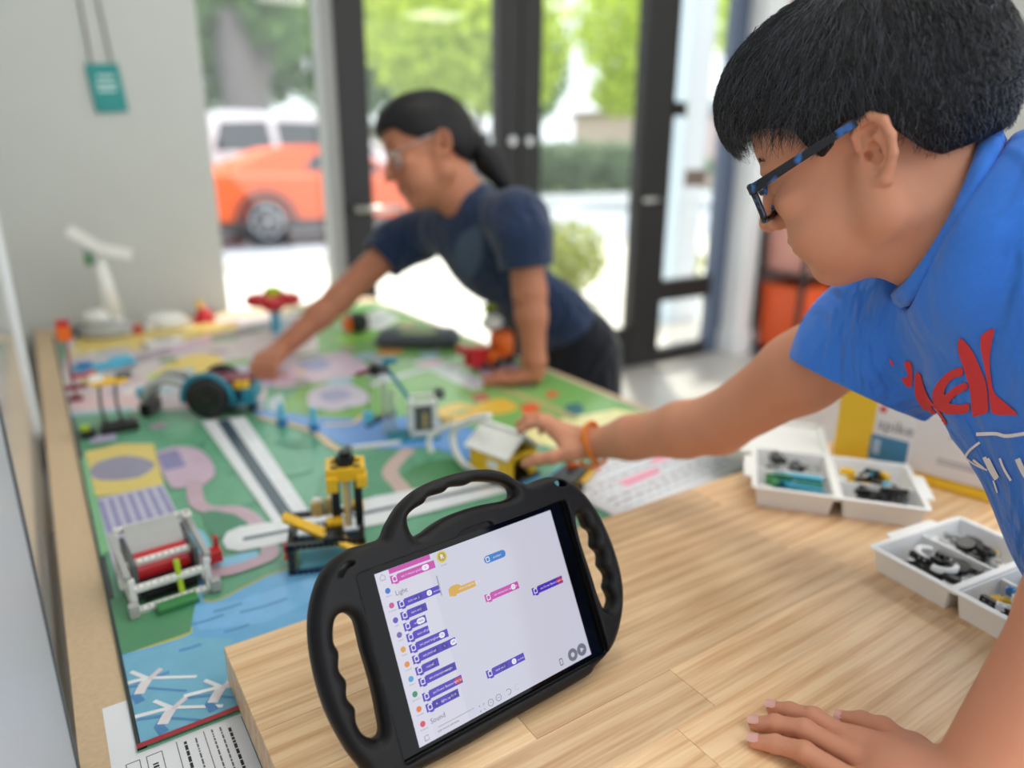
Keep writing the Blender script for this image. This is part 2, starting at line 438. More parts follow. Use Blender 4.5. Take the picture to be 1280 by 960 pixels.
m_tyre = mat('tyre_rubber', (48, 48, 52), .8, var=.1)
m_rim = mat('alloy_rim', (190, 190, 194), .35, .7)
m_dkglass = mat('car_window', (52, 60, 66), .08, spec=.8)
m_under = mat('car_sill', (58, 56, 58), .6)
def wheel_at(parent, x, y, r, side):
    wdt = .24
    rot = Matrix.Rotation(math.radians(90), 3, 'X')
    wh = MB().lathe([(r*.66, -wdt/2), (r*.94, -wdt/2), (r, -wdt/4), (r, wdt/4), (r*.94, wdt/2), (r*.66, wdt/2)], 28, (x, y, r), rot).build('wheel', m_tyre, parent, True)
    yy = y+side*(wdt/2+.004)
    MB().lathe([(r*.67, -.01), (r*.67, .004)], 28, (x, yy-side*.03, r), rot).build('wheel_dish', mat('dark_dish', (62, 62, 66), .6), wh)
    rm = MB()
    rm.tube([(x+r*.62*math.cos(a), yy, r+r*.62*math.sin(a)) for a in [2*math.pi*k/24 for k in range(24)]], r*.06, 6, closed=True)
    for k in range(5):
        a = 2*math.pi*k/5+.3
        rm.bar((x+r*.1*math.cos(a), yy, r+r*.1*math.sin(a)), (x+r*.6*math.cos(a), yy, r+r*.6*math.sin(a)), .03, r*.2, (0, 1, 0))
    rm.cyl((x, yy-.02, r), (x, yy+.02, r), r*.14, 14)
    rm.build('rim', m_rim, wh)
def car(name, loc, rz, prof, roofprof, width, paint, wx, wr, label, group=None):
    c = empty(name, loc, rz, label, 'car', group)
    # lower body : side profile lofted across the width with a tucked-in edge
    n = len(prof); mb = MB(); rows = [(-width/2, .90), (-width/2+.05, .98), (-width/2+.16, 1), (width/2-.16, 1), (width/2-.05, .98), (width/2, .90)]
    cx = sum(p[0] for p in prof)/n; cz = .62; vs = []
    for yy, sc in rows: vs += [(cx+(p[0]-cx)*(1-(1-sc)*.25), yy, cz+(p[1]-cz)*sc) for p in prof]
    fs = []
    for r_ in range(len(rows)-1):
        for i in range(n):
            fs.append((r_*n+i, r_*n+(i+1) % n, (r_+1)*n+(i+1) % n, (r_+1)*n+i))
    fs += [tuple(range(n-1, -1, -1)), tuple(range((len(rows)-1)*n, len(rows)*n))]
    mb.add(vs, fs); mb.build('body', paint, c, False, bevel=.02, seg=2)
    # cabin, leaning in towards the roof
    m = len(roofprof); vs = []; z0 = min(p[1] for p in roofprof); z1 = max(p[1] for p in roofprof)
    for s_ in (-1, 1): vs += [(p[0], s_*(width/2-.06-.20*(p[1]-z0)/(z1-z0)), p[1]) for p in roofprof]
    fs = [(i, m+i, m+(i+1) % m, (i+1) % m) for i in range(m)]+[tuple(range(m)), tuple(range(2*m-1, m-1, -1))]
    MB().add(vs, fs).build('cabin', paint, c, bevel=.03, seg=2)
    return c
def side_window(c, poly, width, z0, z1):
    for s_ in (-1, 1):
        vs = [(x, s_*(width/2-.06-.20*(z-z0)/(z1-z0)+.006), z) for x, z in poly]+[(x, s_*(width/2-.06-.20*(z-z0)/(z1-z0)-.02), z) for x, z in poly]
        k = len(poly)
        MB().add(vs, [tuple(range(k)), tuple(range(2*k-1, k-1, -1))]+[(i, (i+1) % k, k+(i+1) % k, k+i) for i in range(k)]).build('window', m_dkglass, c)
m_orange = mat('orange_paint', (242, 100, 44), .6, var=.03)
W = 1.9
prof = [(-2.5, .42), (-2.52, .75), (-2.45, 1.02), (-2.2, 1.06), (-1.2, 1.04), (.9, 1.02), (2.2, .96), (2.46, .80), (2.46, .42), (2.1, .26), (-2.2, .26)]
roofp = [(-2.05, 1.0), (-1.1, 1.40), (-.7, 1.45), (.05, 1.45), (.9, 1.0)]
wc = G(335, 306, 0)
oc_ = car('coupe_car', (wc.x+1.42, 11.9, -.02), 0, prof, roofp, W, m_orange, 0, 0, 'orange coupe with five-spoke wheels parked on the road')
for wx in (-1.42, 1.45):
    for s_ in (-1, 1): wheel_at(oc_, wx, s_*(W/2-.115), .36, s_)
side_window(oc_, [(-.78, 1.08), (-.62, 1.30), (-.42, 1.33), (-.36, 1.08)], W, 1.0, 1.45)
side_window(oc_, [(-.28, 1.06), (-.3, 1.36), (.02, 1.37), (.62, 1.06)], W, 1.0, 1.45)
for s_ in (-1, 1): MB().bb(-2.1, 2.1, s_*(W/2)-.02, s_*(W/2)+.012, .22, .38).build('sill', m_under, oc_)
for wx in (-1.42, 1.45):
    for s_ in (-1, 1):
        MB().tube([(wx+.42*math.cos(a), s_*(W/2+.004), .36+.42*math.sin(a)) for a in [math.pi*k/14 for k in range(15)]], .045, 6).build('wheel_arch', m_under, oc_)
m_wcar = mat('white_paint', (232, 236, 242), .35, var=.02, coat=.5)
prof2 = [(-2.3, .5), (-2.34, .95), (-2.26, 1.12), (1.0, 1.12), (2.1, 1.05), (2.3, .9), (2.3, .45), (2.0, .3), (-2.1, .3)]
roof2 = [(-2.22, 1.1), (-2.0, 1.74), (-1.7, 1.80), (.2, 1.80), (1.1, 1.1)]
sv = car('suv_car', (5.0, 14.5, -.02), 0, prof2, roof2, 1.9, m_wcar, 0, 0, 'white estate car parked behind the orange coupe')
sv.scale = (1.12, 1.1, 1.14)
for wx in (-1.4, 1.4):
    for s_ in (-1, 1): wheel_at(sv, wx, s_*(.95-.115), .36, s_)
side_window(sv, [(-1.92, 1.2), (-1.78, 1.62), (-1.05, 1.66), (-1.0, 1.2)], 1.9, 1.1, 1.8)
side_window(sv, [(-.9, 1.2), (-.92, 1.66), (-.15, 1.66), (-.1, 1.2)], 1.9, 1.1, 1.8)
side_window(sv, [(0, 1.2), (-.02, 1.66), (.2, 1.66), (.8, 1.2)], 1.9, 1.1, 1.8)
m_bcar = mat('blue_paint', (70, 110, 190), .35, coat=.5)
bc = car('hatchback_car', (.9, 20.5, -.02), 0, [(x*.85, z) for x, z in prof2], [(x*.85, z*.93+.07) for x, z in roof2], 1.8, m_bcar, 0, 0, 'blue car parked behind the white estate car')
for wx in (-1.2, 1.2):
    for s_ in (-1, 1): wheel_at(bc, wx, s_*(.9-.115), .34, s_)
side_window(bc, [(-1.5, 1.2), (-1.4, 1.56), (-.2, 1.6), (-.1, 1.2)], 1.8, 1.1, 1.74)
side_window(bc, [(0, 1.2), (-.05, 1.6), (.2, 1.6), (.6, 1.2)], 1.8, 1.1, 1.74)

# trees
def leaf_mat(name, col, em=.35):
    m = bpy.data.materials.new(name); m.use_nodes = True; nt = m.node_tree; b = nt.nodes['Principled BSDF']
    geo = nt.nodes.new('ShaderNodeNewGeometry'); hs = nt.nodes.new('ShaderNodeHueSaturation'); hs.inputs['Color'].default_value = srgb(*col)
    mr = nt.nodes.new('ShaderNodeMapRange'); mr.inputs[3].default_value = .6; mr.inputs[4].default_value = 1.35
    nt.links.new(geo.outputs['Random Per Island'], mr.inputs[0]); nt.links.new(mr.outputs[0], hs.inputs['Value']); nt.links.new(hs.outputs[0], b.inputs['Base Color'])
    tl = nt.nodes.new('ShaderNodeBsdfTranslucent'); nt.links.new(hs.outputs[0], tl.inputs[0]); mx = nt.nodes.new('ShaderNodeMixShader'); mx.inputs[0].default_value = .5
    nt.links.new(b.outputs[0], mx.inputs[1]); nt.links.new(tl.outputs[0], mx.inputs[2]); nt.links.new(mx.outputs[0], nt.nodes['Material Output'].inputs[0])
    b.inputs['Roughness'].default_value = .6
    return m
L_dark = leaf_mat('leaf_mid_green', (128, 160, 96)); L_yel = leaf_mat('leaf_yellow_green', (206, 222, 96)); L_bush = leaf_mat('leaf_olive', (170, 178, 96))
m_bark = mat('bark', (128, 118, 116), .9, var=.25, scale=5, bump=.6)
def foliage(blobs, size, seed):
    r = np.random.default_rng(seed); ctr = []
    for (c, rad, n) in blobs:
        d = r.normal(size=(n, 3)); d /= np.linalg.norm(d, axis=1, keepdims=True); d *= (r.random((n, 1))**.45)
        ctr.append(np.array(c)+d*np.array(rad))
    ctr = np.concatenate(ctr); n = len(ctr)
    a = r.normal(size=(n, 3)); a /= np.linalg.norm(a, axis=1, keepdims=True); b_ = np.cross(a, r.normal(size=(n, 3))); b_ /= np.linalg.norm(b_, axis=1, keepdims=True)
    s = size*(.6+.8*r.random((n, 1)))
    V = np.stack([ctr-a*s, ctr+b_*s*.45, ctr+a*s, ctr-b_*s*.45], 1).reshape(-1, 3)
    return np_mesh('foliage', V, np.arange(n*4).reshape(n, 4), False)
def tree(name, base, trunk, blobs, lm, size, label, seed, cat='tree', group=None):
    t = empty(name, base, 0, label, cat, group)
    if trunk:
        for i, (pts, rs) in enumerate(trunk):
            MB().tube(pts, rs, 12).build('trunk' if i == 0 else 'branch', m_bark, t, True)
    o = link('foliage', foliage(blobs, size, seed), lm, t); o['kind'] = 'stuff'
    return t
tree('street_tree', (5.7, 22.6, -.1), [([(-.1, 0, 0), (0, 0, 1.6), (.1, 0, 3.0), (-.25, 0, 5.2)], [.95, .72, .66, .5]), ([(.1, 0, 2.7), (.9, .2, 4.6), (1.4, .3, 6.5)], [.42, .36, .2])],
     [((-2.2, .5, 5.2), (1.9, 1.8, 1.9), 2200), ((1.0, 0, 5.6), (1.3, 1.8, 1.8), 1100), ((-.4, .6, 7.5), (2.6, 2.2, 1.6), 1800), ((-2.8, .5, 3.5), (1.2, 1.2, .9), 500)], L_dark, .20,
     'large street tree with a thick grey trunk behind the parked cars', 11)
tree('roadside_tree', (11.6, 19.5, -.1), [([(0, 0, 0), (.1, 0, 2.2), (.2, 0, 4.5)], [.2, .16, .1])],
     [((-1.0, 0, 4.6), (2.6, 1.8, 2.0), 3600), ((1.2, 0, 4.9), (2.0, 1.8, 2.2), 2800), ((-.2, -.6, 3.3), (2.4, 1.0, .7), 900)], L_yel, .17,
     'yellow-green leafy tree across the road behind the left door leaf', 12)
tree('roadside_tree', (18.2, 17.5, -.1), [([(0, 0, 0), (.1, 0, 2.2), (.2, 0, 4.5)], [.2, .16, .1])],
     [((-1.9, 0, 5.1), (2.4, 1.8, 1.9), 3000), ((-2.4, 0, 3.3), (1.3, 1.0, .7), 900), ((.9, 0, 5.8), (1.6, 1.5, 1.4), 1000)], L_yel, .17,
     'yellow-green leafy tree across the road behind the right door leaf', 13)
tree('park_tree', (12.5, 30, 0), [([(0, 0, 0), (0, 0, 4)], [.3, .2])], [((0, 0, 6.2), (5.5, 2.2, 3.6), 4200), ((-6, 1, 5.6), (4, 2, 3.2), 2500)], L_dark, .30, 'broad mid-green tree far behind the yellow-green trees', 14)
tree('park_tree', (26, 37, 0), [([(0, 0, 0), (0, 0, 4)], [.3, .2])], [((-1.0, 0, 6.2), (3.4, 2.2, 3.2), 2600)], L_dark, .30, 'smaller mid-green tree far behind the right door', 15)
tree('sidewalk_bush', (4.05, 5.2, -.02), None, [((0, 0, .42), (.42, .35, .34), 900)], L_bush, .05, 'olive bush on the sidewalk outside the right door', 16, 'bush')
tree('sidewalk_bush', (5.1, 4.9, -.02), None, [((0, 0, .33), (.36, .3, .30), 700)], L_bush, .05, 'small olive bush on the sidewalk outside the narrow side window', 17, 'bush')
tree('far_hedge', (4.5, 27, 0), None, [((0, 0, 1.0), (7, .8, 1.1), 5000)], L_dark, .2, 'low green hedge beyond the road behind the cars', 18, 'hedge')
tree('far_hedge', (19, 23.5, 0), None, [((0, 0, 1.0), (8, .7, 1.0), 5000)], leaf_mat('leaf_grey_green', (150, 168, 140)), .2, 'grey-green hedge beyond the road behind the yellow-green trees', 19, 'hedge')
# far buildings and walls
def building(name, x0, x1, y, h, col, label, wins, roofc=(150, 130, 125)):
    b = empty(name, ((x0+x1)/2, y, 0), 0, label, 'building'); hw = (x1-x0)/2
    MB().bb(-hw, hw, 0, 5, 0, h).build('wall', mat('facade_'+name+str(round(x0)), col, .8, var=.04, scale=2), b)
    MB().bb(-hw-.2, hw+.2, -.25, 5.2, h, h+.25).build('roof', mat('roof_'+str(round(x0)), roofc, .8), b)
    for (a, z0, z1, wd) in wins:
        f_ = MB().bb(a-wd/2-.08, a+wd/2+.08, -.06, 0.02, z0-.08, z1+.08).build('window', m_white, b)
        MB().bb(a-wd/2, a+wd/2, -.08, -.05, z0, z1).build('pane', m_dkglass, f_)
    return b
building('shop_building', 24.0, 31.0, 25.5, 3.3, (210, 186, 184), 'rose walled low building across the road beside the pale blue one', [(-2.2, .9, 2.2, 1.2), (0, .9, 2.2, 1.2), (2.2, .9, 2.2, 1.2)])
building('shop_building', 31.4, 40, 25.5, 4.2, (176, 206, 226), 'pale blue walled building across the road', [(-2.6, 1.0, 2.6, 1.4), (0, 1.0, 2.6, 1.4), (2.6, 1.0, 2.6, 1.4)], (236, 238, 240))
building('garden_wall_building', -6, 16, 32, 2.4, (212, 200, 178), 'long low cream building behind the hedge', [(-8+k*3.2, 1.0, 1.9, 1.3) for k in range(6)])
# ------------------------------------------------------------ wooden worktop of glued staves
def wood_mat(name, base, dark, rough=.38):
    m = bpy.data.materials.new(name); m.use_nodes = True; nt = m.node_tree; b = nt.nodes['Principled BSDF']; N = nt.nodes.new; K = nt.links.new
    tc = N('ShaderNodeTexCoord'); oi = N('ShaderNodeObjectInfo'); mp = N('ShaderNodeMapping'); mp.inputs['Scale'].default_value = (3.4, 44, 44)
    off = N('ShaderNodeVectorMath'); off.operation = 'MULTIPLY_ADD'; cmb = N('ShaderNodeCombineXYZ')
    for i in range(3): K(oi.outputs['Random'], cmb.inputs[i])
    off.inputs[1].default_value = (31, 57, 23); K(cmb.outputs[0], off.inputs[0]); K(tc.outputs['Object'], off.inputs[2]); K(off.outputs[0], mp.inputs[0])
    n1 = N('ShaderNodeTexNoise'); n1.inputs['Scale'].default_value = 1.6; n1.inputs['Detail'].default_value = 6; n1.inputs['Distortion'].default_value = .9; K(mp.outputs[0], n1.inputs['Vector'])
    wv = N('ShaderNodeTexWave'); wv.wave_type = 'BANDS'; wv.bands_direction = 'Y'; wv.inputs['Scale'].default_value = .32; wv.inputs['Distortion'].default_value = 9; wv.inputs['Detail'].default_value = 2; wv.inputs['Detail Scale'].default_value = .5
    K(mp.outputs[0], wv.inputs['Vector'])
    mp2 = N('ShaderNodeMapping'); mp2.inputs['Scale'].default_value = (9, 290, 290); K(off.outputs[0], mp2.inputs[0])
    n2 = N('ShaderNodeTexNoise'); n2.inputs['Scale'].default_value = 1; n2.inputs['Detail'].default_value = 4; K(mp2.outputs[0], n2.inputs['Vector'])
    ad = N('ShaderNodeMath'); ad.operation = 'MULTIPLY_ADD'; ad.inputs[1].default_value = .30; K(wv.outputs['Fac'], ad.inputs[0]); K(n1.outputs['Fac'], ad.inputs[2])
    ad2 = N('ShaderNodeMath'); ad2.operation = 'MULTIPLY_ADD'; ad2.inputs[1].default_value = 1.0; K(n2.outputs['Fac'], ad2.inputs[0]); K(ad.outputs[0], ad2.inputs[2])
    cr = N('ShaderNodeValToRGB'); cr.color_ramp.elements[0].position = .44; cr.color_ramp.elements[0].color = srgb(*dark); cr.color_ramp.elements[1].position = 1.0; cr.color_ramp.elements[1].color = srgb(*base)
    sc_ = N('ShaderNodeMath'); sc_.operation = 'MULTIPLY'; sc_.inputs[1].default_value = .72; K(ad2.outputs[0], sc_.inputs[0]); K(sc_.outputs[0], cr.inputs[0])
    hs = N('ShaderNodeHueSaturation'); mr = N('ShaderNodeMapRange'); mr.inputs[3].default_value = .83; mr.inputs[4].default_value = 1.12; K(oi.outputs['Random'], mr.inputs[0]); K(mr.outputs[0], hs.inputs['Value']); K(cr.outputs[0], hs.inputs['Color'])
    K(hs.outputs[0], b.inputs['Base Color']); b.inputs['Roughness'].default_value = rough
    bp = N('ShaderNodeBump'); bp.inputs['Strength'].default_value = .12; bp.inputs['Distance'].default_value = .001; K(ad2.outputs[0], bp.inputs['Height']); K(bp.outputs[0], b.inputs['Normal'])
    return m
m_wood = wood_mat('butcher_block', (250, 216, 170), (214, 160, 108))
m_legsteel = mat('table_leg_steel', (60, 62, 66), .5, .5)
wt = empty('wooden_worktable', (.104, .724, 0), 0, 'pale butcher-block worktable with the tablet and sorting trays on it', 'table')
rw = .072; y = 0.0; row = 0; TH = .046
TX1, TY1 = 1.62, -.775
rs_ = random.Random(3)
while y > TY1:
    y1 = max(y-rw*(.85+.3*rs_.random()), TY1); x = 0.0
    first = True
    while x < TX1-.001:
        L = rs_.uniform(.22, .62)
        if first: L *= rs_.uniform(.4, 1); first = False
        x1 = x+L
        if TX1-x1 < .12: x1 = TX1
        cx, cy = (x+x1)/2, (y+y1)/2
        o = MB().bb(-(x1-x)/2, (x1-x)/2, -(y-y1)/2, (y-y1)/2, -TH/2, TH/2).build('stave', m_wood, wt, bevel=0 if row and x > 0 else .0007)
        o.location = (cx, cy, TOP-TH/2)
        x = x1
    y = y1; row += 1
for lx in (.12, TX1-.12):
    for ly in (-.12, TY1+.1):
        MB().bb(lx-.025, lx+.025, ly-.025, ly+.025, 0, TOP-TH).build('leg', m_legsteel, wt)
MB().bb(.12, TX1-.12, -.13, -.11, TOP-TH-.06, TOP-TH).bb(.12, TX1-.12, TY1+.09, TY1+.11, TOP-TH-.06, TOP-TH).build('apron', m_legsteel, wt)

# ------------------------------------------------------------ play-field table
m_particle = mat('particle_board', (212, 186, 152), .7, var=.16, scale=160, bump=.05)
pt = empty('field_table', (-.044, .42, 0), 0, 'low tan particle-board table carrying the printed playing mat', 'table')
BX, BY = 1.215, 2.44
MB().bb(0, BX, 0, BY, .655, MATZ-.003).build('table_top', m_particle, pt, bevel=.001)
MB().bb(.02, BX-.02, .02, .06, .57, .655).bb(.02, BX-.02, BY-.06, BY-.02, .57, .655).bb(.02, .06, .06, BY-.06, .57, .655).bb(BX-.06, BX-.02, .06, BY-.06, .57, .655).build('frame', m_particle, pt)
for lx in (.06, BX-.06):
    for ly in (.3, BY-.1):
        MB().bb(lx-.03, lx+.03, ly-.03, ly+.03, 0, .57).build('leg', m_particle, pt)

# ------------------------------------------------------------ printed mat
MX0, MX1, MY0, MY1 = .006, 1.142, .675, 2.72
fm = empty('playing_mat', (MX0, MY0, MATZ-.003), 0, 'large printed playing mat with roads, water and wind turbines on the field table', 'mat')
Z0 = .003
def ink(c, name=None): return mat('ink_%d_%d_%d' % c, c, .26, var=.13, scale=34)
MB().bb(0, MX1-MX0, 0, MY1-MY0, 0, Z0).build('sheet', ink((104, 168, 134)), fm)
_zi = [0]
def clipxy(pts):           # keep the print on the sheet (Sutherland-Hodgman)
    def clip(ps, ax, lim, sg):
        out = []
        for i in range(len(ps)):
            a, b = ps[i-1], ps[i]; ia = sg*(a[ax]-lim) <= 0; ib = sg*(b[ax]-lim) <= 0
            if ia != ib:
                t = (lim-a[ax])/(b[ax]-a[ax]); out.append((a[0]+t*(b[0]-a[0]), a[1]+t*(b[1]-a[1])))
            if ib: out.append(b)
        return out
    for ax, lim, sg in ((0, MX0+.004, -1), (0, MX1-.004, 1), (1, MY0+.008, -1), (1, MY1-.004, 1)):
        pts = clip(pts, ax, lim, sg)
        if not pts: return pts
    return pts
def flat(name, pts, c, parent=None, zi=None, org=None, clipit=True):
    if clipit: pts = clipxy(pts)
    if len(pts) < 3: return
    _zi[0] += 1
    z = (Z0+.00010+.000012*_zi[0]) if zi is None else zi
    ox, oy = (MX0, MY0) if org is None else org
    vs = [(x-ox, y_-oy, z) for x, y_ in pts]
    bm = bmesh.new(); f = bm.faces.new([bm.verts.new(v) for v in vs]); f.normal_update()
    if f.normal.z < 0: f.normal_flip()
    bmesh.ops.triangulate(bm, faces=[f]); me = bpy.data.meshes.new(name); bm.to_mesh(me); bm.free()
    return link(name, me, ink(c), fm if parent is None else parent)
def px2(pts, smooth=0):
    q = [G(x, y_, MATZ) for x, y_ in pts]
    if smooth: q = spline(q, smooth, True)
    return [(p.x, p.y) for p in q]
def poly(name, pts, c, smooth=0): return flat(name, px2(pts, smooth), c)
def ribbon(name, pts, wdt, c, smooth=6, raw=False):
    q = [Vector((*p, 0)) for p in pts] if raw else [G(x, y_, MATZ) for x, y_ in pts]
    if smooth: q = spline(q, smooth)
    L = []; R_ = []
    for i in range(len(q)):
        t = q[min(i+1, len(q)-1)]-q[max(i-1, 0)]; t.z = 0; t.normalize(); n = Vector((-t.y, t.x, 0))*wdt/2
        L.append((q[i].x+n.x, q[i].y+n.y)); R_.append((q[i].x-n.x, q[i].y-n.y))
    return flat(name, L+R_[::-1], c)
def flatbox(name, x0, x1, y0, y1, c): return flat(name, [(x0, y0), (x1, y0), (x1, y1), (x0, y1)], c, clipit=False)
flatbox('printed_border', MX0, MX0+.009, MY0, MY1, (52, 64, 66))
# far town area
poly('printed_field', [(70, 520), (84, 425), (280, 392), (420, 392), (430, 440), (335, 470), (330, 512), (180, 512), (90, 520)], (222, 206, 208))
poly('printed_field', [(395, 392), (470, 380), (620, 438), (695, 466), (800, 516), (730, 540), (640, 535), (500, 530), (330, 515), (400, 470)], (132, 184, 104))
poly('printed_field', [(86, 448), (96, 422), (150, 415), (290, 402), (300, 412), (170, 438)], (240, 214, 120))
ribbon('printed_street', [(88, 462), (160, 452), (250, 428), (345, 405), (395, 398)], .085, (166, 152, 164))
poly('printed_field', [(190, 468), (236, 444), (276, 446), (268, 466), (205, 474)], (246, 214, 104), 4)
poly('printed_field', [(180, 470), (215, 460), (230, 464), (190, 474)], (206, 224, 84))
poly('printed_field', [(95, 498), (150, 480), (215, 476), (190, 506), (96, 512)], (240, 206, 208))
poly('printed_field', [(210, 430), (262, 421), (268, 428), (214, 440)], (226, 190, 214))
poly('printed_field', [(260, 470), (330, 440), (345, 448), (300, 480)], (206, 206, 226))
poly('printed_field', [(330, 470), (372, 452), (425, 440), (462, 462), (400, 478), (345, 484)], (222, 196, 216), 3)
poly('printed_field', [(372, 455), (395, 447), (415, 456), (390, 464)], (160, 160, 208), 3)
poly('printed_field', [(384, 500), (392, 486), (430, 478), (465, 498), (430, 512), (395, 512)], (214, 208, 224), 3)
poly('printed_field', [(400, 492), (425, 486), (440, 495), (412, 503)], (178, 178, 212), 3)
poly('printed_field', [(335, 500), (352, 492), (356, 510), (336, 516)], (200, 214, 220))
ribbon('printed_lane', [(462, 482), (500, 470), (540, 458)], .030, (214, 222, 222))
ribbon('printed_lane', [(528, 450), (565, 466), (604, 484)], .075, (216, 220, 226))
ribbon('printed_lane', [(538, 452), (570, 466), (598, 480)], .020, (178, 186, 196))
poly('printed_field', [(560, 424), (610, 428), (668, 478), (640, 482), (600, 468), (580, 440)], (198, 168, 190), 3)
poly('printed_field', [(420, 410), (475, 384), (500, 398), (480, 412)], (236, 240, 236))
poly('printed_field', [(415, 418), (500, 412), (510, 420), (430, 428)], (150, 214, 92))
poly('printed_field', [(470, 440), (490, 428), (506, 436), (490, 446)], (232, 176, 110), 3)
poly('printed_field', [(545, 514), (572, 504), (604, 512), (590, 524), (560, 526)], (240, 194, 84), 3)
poly('printed_field', [(596, 506), (628, 498), (648, 510), (618, 518)], (236, 190, 74), 3)
poly('printed_field', [(588, 494), (608, 490), (612, 500), (594, 503)], (176, 92, 66))
poly('printed_field', [(650, 506), (672, 503), (676, 515), (654, 518)], (228, 104, 60))
poly('printed_field', [(682, 490), (696, 489), (698, 496), (684, 498)], (216, 112, 70))
poly('printed_field', [(706, 508), (724, 504), (730, 516), (712, 519)], (72, 122, 124), 3)
poly('printed_field', [(640, 545), (700, 524), (770, 512), (806, 516), (770, 545), (700, 562)], (244, 236, 170))
poly('printed_field', [(560, 432), (606, 420), (640, 446), (600, 456)], (120, 176, 92), 3)
ribbon('printed_lane', [(610, 480), (650, 494), (690, 510), (720, 525)], .030, (180, 176, 120))
ribbon('printed_stream', [(84, 519), (120, 515), (165, 512)], .018, (150, 210, 232))
rq = random.Random(17)
for k in range(95):            # small printed houses, plots and trees of the far town
    x_, y_ = rq.uniform(.05, 1.08), rq.uniform(1.62, 2.66); a, b_, th = rq.uniform(.012, .045), rq.uniform(.008, .03), rq.uniform(-.5, .5)
    cc = rq.choice([(244, 238, 236), (238, 206, 120), (226, 178, 196), (150, 190, 120), (196, 190, 222), (170, 206, 220), (236, 226, 190), (214, 150, 120), (120, 160, 110), (178, 160, 176)])
    co, si = math.cos(th), math.sin(th)
    flat('printed_plot', [(x_+co*u-si*v, y_+si*u+co*v) for u, v in ((-a, -b_), (a, -b_), (a*.9, b_), (-a*.8, b_))], cc)
for k in range(46):            # tufts and shade strokes printed on the near green land
    x_, y_ = rq.uniform(.05, .8), rq.uniform(.98, 1.62); a = rq.uniform(.012, .04)
    flat('printed_tuft', [(x_-a, y_), (x_, y_-a*.3), (x_+a, y_+.004), (x_+a*.2, y_+a*.4)], rq.choice([(84, 148, 116), (118, 182, 148), (92, 158, 126), (128, 188, 140)]))
# middle stream
poly('printed_river', [(322, 512), (395, 522), (470, 524), (530, 522), (610, 545), (660, 590), (640, 610), (600, 588), (545, 562), (480, 562), (425, 556), (385, 534), (325, 520)], (110, 160, 222), 4)
ribbon('printed_bank', [(322, 522), (385, 538), (412, 556), (428, 566)], .016, (222, 196, 156))
ribbon('printed_bank', [(405, 532), (440, 530), (452, 520)], .012, (226, 200, 150))
poly('printed_field', [(400, 600), (470, 566), (520, 575), (500, 620), (420, 650)], (92, 152, 118), 3)
poly('printed_field', [(500, 600), (540, 576), (590, 580), (600, 605), (540, 622)], (72, 136, 84), 4)
ribbon('printed_path', [(512, 562), (488, 588), (498, 606), (520, 630)], .030, (196, 172, 164))
poly('printed_field', [(600, 575), (650, 580), (690, 612), (640, 622)], (92, 170, 214), 3)
# foreground land and water
poly('printed_water', [(140, 822), (200, 806), (238, 792), (228, 778), (222, 764), (230, 748), (240, 724), (250, 716), (259, 720), (256, 738), (254, 752), (272, 752), (310, 733), (348, 716), (400, 706), (470, 690), (600, 700), (600, 900), (310, 900), (150, 960), (120, 900)], (112, 178, 226), 2)
poly('printed_water', [(146, 826), (200, 812), (236, 798), (290, 800), (330, 870), (170, 935), (150, 900)], (122, 186, 216))
poly('printed_water', [(236, 760), (300, 752), (400, 720), (420, 740), (330, 780), (250, 790)], (126, 188, 236))
ribbon('printed_shore', [(140, 822), (200, 806), (238, 792), (228, 778), (222, 764), (230, 748), (240, 724)], .005, (196, 196, 104), 4)
ribbon('printed_shore', [(254, 752), (272, 752), (310, 733), (348, 716), (400, 706)], .005, (170, 176, 110), 4)
for (x, y_, l) in ((258, 778, 22), (296, 788, 16), (238, 812, 14), (330, 760, 30), (285, 762, 18), (190, 850, 22)):
    ribbon('printed_wave', [(x-l, y_+l*.25), (x, y_), (x+l, y_-l*.35)], .006, (92, 152, 206), 3)
poly('printed_water', [(236, 670), (248, 663), (259, 673), (266, 690), (282, 698), (318, 690), (322, 698), (300, 709), (275, 711), (256, 703), (246, 688)], (140, 200, 232), 3)
poly('printed_field', [(196, 566), (240, 560), (262, 574), (269, 596), (246, 612), (238, 606), (215, 612)], (200, 176, 196), 2)
poly('printed_field', [(196, 570), (221, 563), (233, 584), (206, 590)], (138, 134, 180))
ribbon('printed_path', [(242, 600), (246, 628), (262, 638), (300, 640), (326, 662), (338, 692), (320, 704), (280, 716), (256, 712), (246, 696)], .026, (196, 170, 184), 6)
poly('printed_field', [(258, 640), (300, 648), (312, 664), (290, 676), (262, 668)], (80, 140, 112), 3)
poly('printed_field', [(107, 566), (150, 556), (192, 556), (206, 612), (160, 618), (120, 622)], (226, 204, 116))
poly('printed_disc', [(112, 590), (125, 578), (158, 571), (186, 576), (193, 584), (176, 597), (145, 602), (120, 600)], (150, 148, 172), 4)
poly('printed_field', [(122, 625), (204, 607), (246, 690), (250, 718), (152, 742), (136, 690)], (196, 194, 214))
for k in range(7):
    a = k/6.5
    ribbon('printed_stripe', [(126+a*78, 627-a*19), (138+a*88, 668-a*18)], .0085, (148, 146, 190), 0)
poly('printed_field', [(100, 580), (107, 566), (120, 622), (138, 690), (124, 700)], (128, 190, 140))
poly('printed_field', [(136, 752), (250, 724), (238, 792), (150, 822)], (86, 148, 108))
# road with white edges
poly('printed_road', [(252, 528), (306, 522), (386, 640), (344, 658)], (228, 232, 236))
poly('printed_road_line', [(270, 527), (286, 525), (369, 647), (354, 653)], (66, 82, 96))
poly('printed_road', [(278, 678), (284, 667), (300, 660), (370, 650), (470, 622), (640, 592), (650, 612), (480, 656), (372, 676), (300, 691), (284, 688)], (228, 232, 236))
ribbon('printed_road_line', [(304, 676), (370, 663), (470, 640), (640, 603)], .011, (66, 82, 96), 0)
